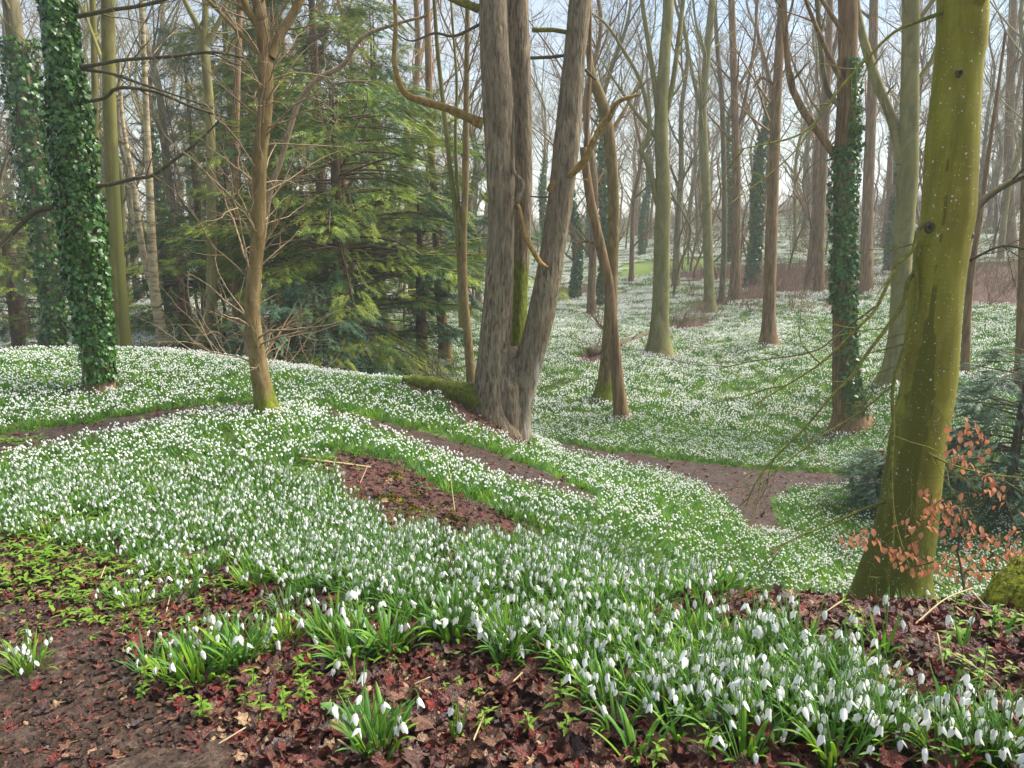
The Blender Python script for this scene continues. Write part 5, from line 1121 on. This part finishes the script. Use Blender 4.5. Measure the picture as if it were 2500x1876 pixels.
evergreen('conifer_tree', 'blue green conifer at the far left beyond the bank', at_u(35, 21), 21, 8.0, 2.4, 80, 32, M_YEWB, 5, cone, z0=.6, ssz=.55, cat='conifer')
evergreen('yew_tree', 'bushy olive yew at the far left behind the bank', at_u(40, 16), 16, 3.4, 1.8, 60, 36, M_YEWD, 6, dome, z0=.2, ssz=.36)
evergreen('juniper_bush', 'grey green evergreen bush beside the forked tree', at_u(775, 11.3), 11.3, 1.7, 1.25, 80, 34, M_GREYBUSH, 7, flat, z0=.05, ssz=.25, cat='bush', trunk=.05)
evergreen('juniper_bush', 'small grey green evergreen bush between forked tree and mound crest', at_u(690, 10.6), 10.6, 1.35, .8, 50, 30, M_GREYBUSH, 8, flat, z0=.05, ssz=.22, cat='bush', trunk=.05)
evergreen('yew_bush', 'dark yew bush at the right edge beyond the copper leaves', at_u(2475, 6.6), 6.6, 1.55, .95, 100, 44, M_YEWB, 9, flat, z0=.05, ssz=.17, cat='bush', trunk=.05)
evergreen('yew_bush', 'small dark yew bush behind the lichen dotted beech', at_u(2160, 7.6), 7.6, .62, .5, 60, 30, M_YEWB, 10, flat, z0=.05, ssz=.14, cat='bush', trunk=.04)
evergreen('yew_tree', 'dark drooping yew beside the twin thin stems', at_u(1030, 14.5), 14.5, 3.6, 1.4, 60, 36, M_YEWB, 11, lambda k, az: 1.0 - .3 * k, z0=.4, ssz=.36)

def again(root, x, y, rot, sc, label):
    """another tree of the same growth, with its own parts"""
    t = root.copy(); COL.objects.link(t); t.location = (x, y, float(H(np.array([x]), np.array([y]))[0])); t.rotation_euler = (0, 0, rot); t.scale = (sc, sc, sc); t['label'] = label
    for ch in [o for o in COL.objects if o.parent == root]:
        c = ch.copy(); COL.objects.link(c); c.parent = t
again(TALL, at_u(700, 23), 23, 2.1, .85, 'dark yew standing deep behind the pale leaning stem'); again(TALL, at_u(935, 24), 24, 4.0, .8, 'dark yew deep in the wood left of the twin thin stems'); again(TALL, at_u(600, 27), 27, 5.2, .95, 'tall dark yew far behind the forked tree')

# ------------------------------------------------------------------ smaller things
def sapling():
    """young beech holding its copper leaves, rooted just behind the ridge at the right"""
    rng = np.random.default_rng(77)
    cl = [(2061, 1306), (2080, 1310), (2099, 1308), (2115, 1315), (2136, 1322), (2158, 1336), (2185, 1345), (2197, 1350), (2205, 1365), (2217, 1390), (2240, 1399), (2210, 1288), (2240, 1288), (2267, 1243), (2280, 1261), (2242, 1329), (2255, 1372), (2278, 1379), (2294, 1385), (2316, 1392), (2303, 1252), (2328, 1245), (2300, 1225), (2335, 1228), (2366, 1250), (2316, 1268), (2345, 1270), (2366, 1288), (2343, 1311), (2362, 1317), (2389, 1320), (2425, 1315), (2443, 1320), (2466, 1333), (2486, 1345), (2493, 1311), (2441, 1360), (2425, 1358), (2330, 1349), (2348, 1363), (2371, 1374), (2395, 1374), (2357, 1399), (2375, 1400), (2393, 1399), (2407, 1402), (2470, 1392), (2447, 1403), (2344, 1044), (2380, 1044), (2332, 1060), (2373, 1085), (2405, 1077), (2365, 1121), (2324, 1113), (2385, 1125), (2409, 1154), (2438, 1186), (2397, 1207), (2442, 1203), (2454, 1231), (2267, 1207), (2300, 1223), (2271, 1256), (2310, 1300), (2480, 1290), (2500, 1350)]
    pts = np.array([P(u, v, 4.7 + rng.uniform(-.25, .25)) for u, v in cl]); b = hit1(2430, 1488); b = np.array([2.95, 4.35, 0]); b[2] = float(H(b[:1], b[1:2])[0])
    root = thing('beech_sapling', 'young beech with copper orange dead leaves hanging before the lichen dotted trunk', 'sapling', b)
    nodes = [b, b + [-.02, .06, .25], b + [-.06, .12, .5]]; par = [-1, 0, 1]; todo = list(range(len(pts)))
    N_ = [np.array(q) for q in nodes]
    while todo:
        best = min(((np.linalg.norm(pts[t] - N_[j]) + .12 * (j < 1) * 9, t, j) for t in todo for j in range(len(N_))), key=lambda q: q[0]); _, t, j = best
        N_.append(pts[t] + [0, 0, .02]); par.append(j); todo.remove(t)
    wt = [1] * len(N_)
    for i in range(len(N_) - 1, 0, -1): wt[par[i]] += wt[i]
    g = Geo()
    for i in range(1, len(N_)):
        a, c = N_[par[i]], N_[i]; m_ = (a + c) / 2 + rng.normal(0, .02, 3); g.add(*tube(smooth_path(np.array([a, m_, c]), .05), [.0016 + .0011 * math.sqrt(wt[i])] * len(smooth_path(np.array([a, m_, c]), .05)), 5))
    obj('stem', g.mesh('stem', MB['twig'], True, b), root)
    kinds = []
    for k in range(5):
        a = np.linspace(0, 1, 6); w_ = .5 * np.sin(np.pi * np.clip(a * .94 + .05, 0, 1)) ** .8 * .62; c = rng.uniform(-.2, .8); z = c * a ** 2 * -.35; f = rng.uniform(.2, .9)
        V = np.stack([np.stack([a, -w_, z + w_ * f], -1), np.stack([a, 0 * a, z], -1), np.stack([a, w_, z + w_ * f], -1)], 1).reshape(-1, 3); i = np.arange(5)[:, None] * 3 + np.arange(2)[None]; q = Geo(); q.add(V, np.stack([i, i + 1, i + 4, i + 3], -1).reshape(-1, 4)); kinds.append(q.mesh('leaf', M_COPPER))
    for p in pts:
        for _ in range(int(rng.integers(4, 8))):
            o = obj('leaf', kinds[rng.integers(5)], root, p - b + rng.normal(0, .036, 3)); d = np.array([rng.normal(0, .55), rng.normal(0, .55), -1.0]); o.rotation_euler = Vector(d).to_track_quat('X', 'Z').to_euler(); s = rng.uniform(.036, .058); o.scale = (s, s, s)
sapling()

def bushes():
    rng = np.random.default_rng(13); cfg = dict(seg=[.12, .1, .08], wob=[.14, .18, .2], up=[.03, .0, 0], sides=[4, 3, 3], n=[7, 5], l=[.5, .5], r=[.55, .6], t0=[.25, .15], rmin=.0022)
    def bush(u, Y, v, n, L, mat, lab, r=.009, spread=.7, cat='shrub'):
        Y *= KS; L *= KS; r *= KS; x = at_u(u, Y); z = float(H(np.array([x]), np.array([Y]))[0]); b = np.array([x, Y, z]); root = thing('bare_shrub', lab, cat, b); g = Geo()
        for _ in range(n): grow(g, b + [rng.normal(0, .06), rng.normal(0, .06), -.03], [rng.normal(0, spread), rng.normal(0, spread), 1], rng.uniform(.6, 1) * L, r, 0, cfg, rng)
        obj('stems', g.mesh('stems', MB[mat], True, b), root)
    bush(1080, 9.3, 0, 12, 1.0, 'redstem', 'bare brown twiggy shrub beside the mossy root of the lime')
    bush(1125, 9.0, 0, 9, .9, 'redstem', 'small bare shrub at the foot of the twin thin stems')
    bush(760, 9.3, 0, 11, .9, 'paletwig', 'pale straw coloured twigs in front of the grey green bush', .006, 1.1)
    bush(690, 9.2, 0, 9, 1.2, 'paletwig', 'pale bare twigs arching behind the forked tree', .006, 1.0)
    bush(560, 9.3, 0, 9, 2.0, 'paletwig', 'tall pale twigs fanning out left of the forked tree', .008, .8)
    bush(290, 6.75, 0, 5, .35, 'redstem', 'dark twigs beside the foot of the ivy clad trunk', .006, .4)
    bush(1470, 20, 0, 12, 1.4, 'redstem', 'reddish shoots around a trunk beyond the crooked tree', .012, .35)
    for u, Y in [(1815, 24), (1840, 23), (1940, 22), (1980, 24), (1900, 27), (2160, 24), (2260, 20), (2320, 18), (2420, 19), (1500, 30), (2040, 22), (1690, 28), (1720, 33), (1760, 30), (1870, 25), (1920, 31), (2010, 28), (2080, 26), (2130, 30), (2200, 26), (2300, 25), (2370, 23), (2450, 25), (2480, 21), (1600, 42), (1650, 46), (1850, 40), (1970, 36), (2230, 34), (1990, 21)]:
        bush(u, Y, 0, 12, 1.3, 'redbrown', 'brown bramble scrub on the leafy slope', .010, .9)
bushes()
for o in COL.objects:
    if o.get('label', '') == 'brown bramble scrub on the leafy slope': o['group'] = 'bramble scrub on the slope'

def scrub():
    rng = np.random.default_rng(131); cfg = dict(seg=[.3, .25, .2], wob=[.14, .18, .2], up=[.03, .0, 0], sides=[3, 3, 3], n=[7, 6], l=[.5, .5], r=[.55, .6], t0=[.2, .15], rmin=.006); pr = []
    for k in range(4):
        g = Geo()
        for _ in range(14): grow(g, [rng.normal(0, .4), rng.normal(0, .4), -.05], [rng.normal(0, .6), rng.normal(0, .6), 1], rng.uniform(1.0, 2.6), .016, 0, cfg, rng)
        pr.append(g.mesh('scrub', MB[['redbrown', 'grey', 'redstem', 'paletwig'][k]]))
    n = 1500; Y = rng.uniform(44, 125, n); U = rng.uniform(-250, 2750, n); X = at_u(U, Y); ok = (n2(X, Y, .06, 8) > -.25) & ~((U > 1240) & (U < 1560) & (Y < 70)) & ((Y > 58) | (U < 1100) | (U > 1900)); X, Y = X[ok], Y[ok]
    X2, Y2 = jgrid(-12, 40, 16, 58, .8, rng); o2 = (rf(X2, Y2) > .3) & (rng.random(len(X2)) < .75); X, Y = np.append(X, X2[o2]), np.append(Y, Y2[o2]); sz = np.append(rng.uniform(.6, 1.3, ok.sum()), rng.uniform(.25, .6, o2.sum()))
    scatter('woodland_scrub', np.stack([X, Y, H(X, Y)], -1), np.stack([0 * X, 0 * X, rng.uniform(0, 6.28, len(X))], -1), sz, rng.integers(0, 4, len(X)), pr, 'tangled brown brushwood closing the back of the misty wood')
scrub()

def herbs():
    rng = np.random.default_rng(88)
    def lf(L, wd, lob):
        a = np.linspace(0, 1, 6); w_ = wd * np.sin(np.pi * np.clip(a * .93 + .06, 0, 1)) ** .7 * (1 + lob * np.array([0, .5, -.3, .5, -.3, 0])); z = -.35 * a ** 2 * L
        V = np.stack([np.stack([a * L, -w_, z + w_ * .3], -1), np.stack([a * L, 0 * a, z], -1), np.stack([a * L, w_, z + w_ * .3], -1)], 1).reshape(-1, 3); i = np.arange(5)[:, None] * 3 + np.arange(2)[None]; g = Geo(); g.add(V, np.stack([i, i + 1, i + 4, i + 3], -1).reshape(-1, 4)); return g
    hl = [lf(.036, .0052, .7), lf(.030, .0060, .9), lf(.042, .0055, .7)]; hm = [g.mesh('leaf', M_HERB) for g in hl]; st = Geo(); st.add(*tube(np.array([[0, 0, -.01], [.002, 0, .04], [.004, .002, .09]]), [.002, .0018, .001], 4)); stm = st.mesh('stem', M_HERB)
    def plan(r, n): return [(rng.integers(3), .025 + .065 * k / n, k * 2.4 + rng.normal(0, .3), rng.uniform(-.75, .05), rng.uniform(.7, 1.15) * (1.1 - .45 * k / n)) for k in range(n)]
    spots = [(600, 1740), (560, 1700), (640, 1760), (690, 1720), (740, 1700), (500, 1770), (745, 1730), (620, 1690), (700, 1770), (680, 1660), (730, 1655), (765, 1670), (830, 1660), (965, 1640), (845, 1720), (810, 1765), (1090, 1720), (1170, 1720), (1120, 1700), (1118, 1812), (1185, 1805), (1290, 1800), (1370, 1740), (1350, 1660), (1380, 1810), (1730, 1870), (1600, 1880), (1690, 1800), (450, 1730), (550, 1660), (420, 1700), (360, 1690), (350, 1720), (820, 1640), (2140, 1470), (2130, 1440), (2200, 1480), (2070, 1470), (2270, 1470), (2290, 1500), (2340, 1470), (2330, 1500), (2430, 1530), (2440, 1490), (2470, 1560), (2330, 1580), (2340, 1660), (2400, 1650), (2460, 1680), (2390, 1700), (2300, 1640), (2030, 1580), (2080, 1560), (1980, 1600), (2420, 1570), (2060, 1500), (310, 1530), (545, 1450), (490, 1500), (180, 1480), (630, 1520), (1040, 1560), (420, 1480), (300, 1380), (230, 1400), (350, 1350), (180, 1350)]
    rng.shuffle(spots)
    for u, v in spots:
        p = hit1(u, v); lab = 'bright green herb sprig sprouting through the dead leaves'; t = thing('herb_sprig', lab, 'herb', p, 'green herb sprigs in the leaf litter'); s = rng.uniform(.7, 1.25); t.scale = (s, s, s); t.rotation_euler = (0, 0, rng.uniform(0, 6.28)); obj('stem', stm, t)
        for k, h, az, tilt, sc in plan(rng, int(rng.integers(8, 13))):
            q = obj('leaf', hm[k], t, (.003, 0, h)); q.rotation_euler = (Matrix.Rotation(az, 3, 'Z') @ Matrix.Rotation(tilt, 3, 'Y')).to_euler(); q.scale = (sc, sc, sc)
    # broad-leaved plants at the left
    bl = [lf(.075, .022, .1).mesh('leaf', M_BROAD), lf(.065, .024, .1).mesh('leaf', M_BROAD)]
    for u, v, lab in [(170, 1380, 'broad leaved green plant behind the mud track'), (205, 1365, 'broad leaved green plant behind the mud track'), (70, 1420, 'broad leaved rosette at the edge of the mud track'), (110, 1425, 'broad leaved rosette at the edge of the mud track'), (25, 1440, 'pale broad leaf plant beside the mud track'), (1370, 1405, 'broad leaf plant among the packed snowdrops'), (1010, 1190, 'broad leaf plant in the leaf patch on the mound'), (1030, 1205, 'broad leaf plant in the leaf patch on the mound'), (835, 1770, 'upright broad leaf in the red leaf litter'), (985, 1725, 'upright broad leaf in the red leaf litter')]:
        p = hit1(u, v); t = thing('broad_leaf_plant', lab, 'plant', p, 'broad leaved plants'); 
        for k in range(int(rng.integers(3, 8))):
            q = obj('leaf', bl[k % 2], t, (rng.normal(0, .02), rng.normal(0, .02), .004)); q.rotation_euler = (Matrix.Rotation(rng.uniform(0, 6.28), 3, 'Z') @ Matrix.Rotation(rng.uniform(-1.2, -.35), 3, 'Y')).to_euler(); s = rng.uniform(.6, 1.1); q.scale = (s, s, s)
    # low green growth nobody could count, on the litter edges and path sides
    pr = []
    for _ in range(4):
        g = Geo()
        for k in range(9): g.merge(hl[k % 3], rz(k * 2.4) @ ry(rng.uniform(-.9, -.1)), np.array([rng.normal(0, .02), rng.normal(0, .02), .004 + .01 * (k % 3)]), rng.uniform(.5, .9))
        pr.append(g.mesh('green_herb', [M_HERB]))
    X, Y = jgrid(-6, 7, 1.4, 12.6, .07, rng); b = np.maximum(rb(X, Y), np.maximum(rp1(X, Y), rp2(X, Y))); nn = n2(X, Y, 1.3, 91) + .5 * n2(X, Y, 4, 92)
    left = sst(-1.0, -2.0, X) * sst(2.6, 3.0, Y)
    pr_ = np.where((b > .12) & (b < .6), .30, np.where(b >= .6, .05, .03)) * sst(-.35, .5, nn) * 1.6 + 1.3 * left * (rb(X, Y) > .12); pr_ = np.where(rm(X, Y) > .4, pr_ * .15, pr_)
    ok = (rng.random(len(X)) < pr_) & visible(X, Y, H(X, Y)); X, Y = X[ok], Y[ok]
    scatter('green_undergrowth', np.stack([X, Y, H(X, Y) + .01], -1), eul(hnorm(X, Y), rng.uniform(0, 6.28, len(X))), rng.uniform(.5, 1.1, len(X)) * (1 + .9 * sst(-1.0, -2.0, X) * sst(2.6, 3.0, Y)), rng.integers(0, 4, len(X)), pr, 'low bright green seedlings along the litter and path edges')
herbs()

def mound(name, lab, u, v, L, Wd, h, rot, mat, cat, seed, group=None, off=(0, 0), res=26, fuzz=240):
    rng = np.random.default_rng(seed); p = hit1(u, v); x0, y0 = p[0] + off[0], p[1] + off[1]; z0 = float(H(np.array([x0]), np.array([y0]))[0]); b = np.array([x0, y0, z0])
    a = np.linspace(0, 2 * np.pi, res, endpoint=False); rr = np.linspace(0, 1, 9); V = []
    for r in rr:
        for t in a:
            dx, dy = L * r * math.cos(t), Wd * r * math.sin(t); X = x0 + dx * math.cos(rot) - dy * math.sin(rot); Y_ = y0 + dx * math.sin(rot) + dy * math.cos(rot); V.append((X, Y_, r))
    V = np.array(V); k = np.sqrt(np.maximum(0, 1 - V[:, 2] ** 2)); z = H(V[:, 0], V[:, 1]) - .012 + h * k * (1 + .75 * fbm(np.stack([V[:, 0] * 9, V[:, 1] * 9, 0 * k], -1), 4, seed)); W_ = np.stack([V[:, 0], V[:, 1], z], -1)
    F = np.array([[i * res + j, i * res + (j + 1) % res, (i + 1) * res + (j + 1) % res, (i + 1) * res + j] for i in range(8) for j in range(res)]); g = Geo(); g.add(W_, F)
    if fuzz:
        s = W_[rng.integers(0, len(W_), fuzz)] + rng.normal(0, .006, (fuzz, 3)); d = rng.normal(0, .5, (fuzz, 3)) + [0, 0, 1]; d /= np.linalg.norm(d, axis=1, keepdims=True); t = np.cross(d, rng.normal(size=(fuzz, 3))); t /= np.linalg.norm(t, axis=1, keepdims=True)
        g.add(np.stack([s - t * .004, s + t * .004, s + d * .018], 1), np.arange(fuzz * 3).reshape(-1, 3))
    return tag(obj(name, g.mesh(name, mat, True, b), None, b), lab, cat, group)
for i, (u, v, L, W_, r) in enumerate([(955, 1222, .10, .035, .4), (1005, 1245, .12, .04, -.2), (990, 1265, .08, .03, 0), (965, 1168, .10, .05, .3), (1105, 1270, .09, .03, -.4), (1010, 1212, .06, .03, .2), (1425, 1195, .12, .04, -.5)]):
    mound('moss_cushion', 'low green moss cushion on the leaf patch of the mound', u, v, L, W_, .035, r, M_MOSS, 'moss', 60 + i, 'moss cushions on the mound', fuzz=400)
mound('moss_cushion', 'yellow green moss hump among snowdrops left on the mound', 372, 1142, .09, .05, .05, .1, M_MOSS, 'moss', 71)
mound('moss_cushion', 'tiny yellow moss knob among snowdrops on the mound', 308, 1122, .035, .03, .04, 0, M_MOSS, 'moss', 72)
mound('moss_cushion', 'bright moss hump on the litter beside the mossy stump', 2380, 1500, .10, .05, .05, .1, M_MOSS, 'moss', 73, fuzz=600)
mound('moss_cushion', 'bright moss tuft at the right edge of the litter', 2485, 1545, .06, .05, .05, 0, M_MOSS, 'moss', 74, fuzz=500)
mound('mossy_stump', 'mossy buttress of an old stump at the right edge of the ridge', 2500, 1500, .56, .26, .25, .2, M_MOSS, 'stump', 75, off=(.42, .12), res=60, fuzz=2600)

def lying(name, lab, pts, r0, r1, mat, cat, seed, group=None, lift=.02, tw=0, sides=8):
    rng = np.random.default_rng(seed); a = np.array(pts, float); p = hit(a[:, 0], a[:, 1]); L = np.linspace(0, 1, len(p)); p[:, 2] += lift + (a[:, 2] if a.shape[1] > 2 else 0)
    f = smooth_path(np.column_stack([p, r0 + (r1 - r0) * L]), max(.02, r0)); f = np.vstack([f[:1] * [1, 1, 1, .02], f[:1] * [1, 1, 1, .7], f, f[-1:] * [1, 1, 1, .7], f[-1:] * [1, 1, 1, .02]]); f[0, :3] -= (f[4, :3] - f[2, :3]) * .25; f[-1, :3] += (f[-3, :3] - f[-5, :3]) * .2; f[1, :3] -= (f[4, :3] - f[2, :3]) * .1; f[:, 2] = np.maximum(f[:, 2], H(f[:, 0], f[:, 1]) + f[:, 3] * .3); g = Geo(); g.add(*tube(f[:, :3], f[:, 3], sides, bark_disp(seed, .12, .8, .15)))
    twigs(g, f, tw, (.15, .5), rng, r=r0 * .35); b = f[0, :3].copy(); return tag(obj(name, g.mesh(name, mat, True, b), None, b), lab, cat, group)
lying('fallen_log', 'dark fallen log lying across the snowdrop slope behind the crooked trunk', [(1440, 872), (1490, 858), (1540, 842), (1585, 822)], .10, .075, MB['twig'], 'log', 1, None, .13, 2, 12)
lying('fallen_branch', 'short broken branch propped in the snowdrops beside the grey beech', [(1645, 884), (1670, 872), (1700, 852), (1716, 842)], .045, .03, MB['twig'], 'branch', 2, None, .05, 3)
lying('fallen_branch', 'mossy dark branch lying in snowdrops right of the red brown trunk', [(1748, 895), (1765, 885), (1790, 868), (1850, 872), (1900, 880)], .035, .012, MB['twig'], 'branch', 3, None, .06, 8)
lying('fallen_stick', 'pale straight stick lying on the mound leaf patch', [(735, 1130), (800, 1137), (850, 1143), (905, 1150)], .011, .007, M_STRAW, 'stick', 4, None, .03)
lying('fallen_stick', 'thin stick lying in snowdrops at the left edge', [(0, 1113), (50, 1113), (85, 1112)], .007, .005, MB['paletwig'], 'stick', 5, None, .06)
lying('fallen_branch', 'thin dark twig lying in snowdrops beyond the lime', [(1290, 965), (1330, 955), (1370, 948), (1420, 938)], .014, .006, MB['twig'], 'branch', 6, None, .1, 4)
def stalks():
    for i, pts in enumerate([[(2235, 1545, 0), (2300, 1520, .05), (2365, 1497, .06)], [(2365, 1500, .05), (2410, 1510, .0)], [(2360, 1518, .02), (2400, 1520, .01)], [(2330, 1520, .02), (2365, 1533, .0)], [(2275, 1622, .03), (2330, 1655, .03), (2400, 1700, .03), (2455, 1722, 0)], [(2280, 1625, .06), (2300, 1660, 0)],
                             [(1300, 1608, .04), (1340, 1625, .03), (1400, 1640, .02)], [(408, 1510, 0), (420, 1480, .03)], [(250, 1440, .03), (262, 1420, .05)], [(880, 1190, .0), (900, 1165, .06)], [(1110, 1255, .0), (1100, 1190, .06)], [(1100, 1190, .06), (1092, 1160, .09)], [(1150, 1850, .0), (1180, 1800, .03)], [(830, 1850, .02), (880, 1870, .0)], [(540, 1840, .0), (600, 1810, .01)], [(1000, 1700, .0), (1050, 1690, .02)], [(1255, 1700, .02), (1275, 1680, .02)], [(2050, 1505, .02), (2010, 1520, 0)]]):
        lying('dry_stalk', 'dry straw coloured stalk lying on the dead leaves', [(u, v, h) for u, v, h in pts], .0032, .0022, M_STRAW, 'stalk', 100 + i, 'dry stalks on the litter', .035, 0, 5)
stalks()
tag(obj('curled_leaf', outline_leaf('maple', np.random.default_rng(5)).mesh('curled_leaf', M_DEAD), None, hit1(1888, 1396) + [0, 0, .17]), 'large red maple leaf caught on top of the snowdrops in the valley', 'leaf').scale = (.15, .15, .15)

# ------------------------------------------------------------------ mist in the wood
def haze():
    b = NB('mist'); v = b.n('ShaderNodeVolumePrincipled', {'Color': (.86, .90, .97), 'Density': .0018, 'Anisotropy': .15}); b.t.links.new(v.outputs[0], b.out.inputs['Volume'])
    x, y0, y1, z0, z1 = 620, -40, 620, -4.5, 38; g = Geo(); g.add([(-x, y0, z0), (x, y0, z0), (x, y1, z0), (-x, y1, z0), (-x, y0, z1), (x, y0, z1), (x, y1, z1), (-x, y1, z1)], [(3, 2, 1, 0), (4, 5, 6, 7), (0, 1, 5, 4), (1, 2, 6, 5), (2, 3, 7, 6), (3, 0, 4, 7)])
    tag(obj('haze', g.mesh('haze', b.m, False)), 'thin bluish winter mist filling the wood', None, None, 'stuff')
haze()
for o in COL.objects:                                   # hair-fine growth nobody could count
    if o.parent and o.name.split('.')[0] in ('twigs', 'shoots', 'limbs', 'stems'): o['kind'] = 'stuff'
print('tris', sum(sum(len(p.vertices) - 2 for p in m.polygons) for m in bpy.data.meshes), 'objects', len(COL.objects))
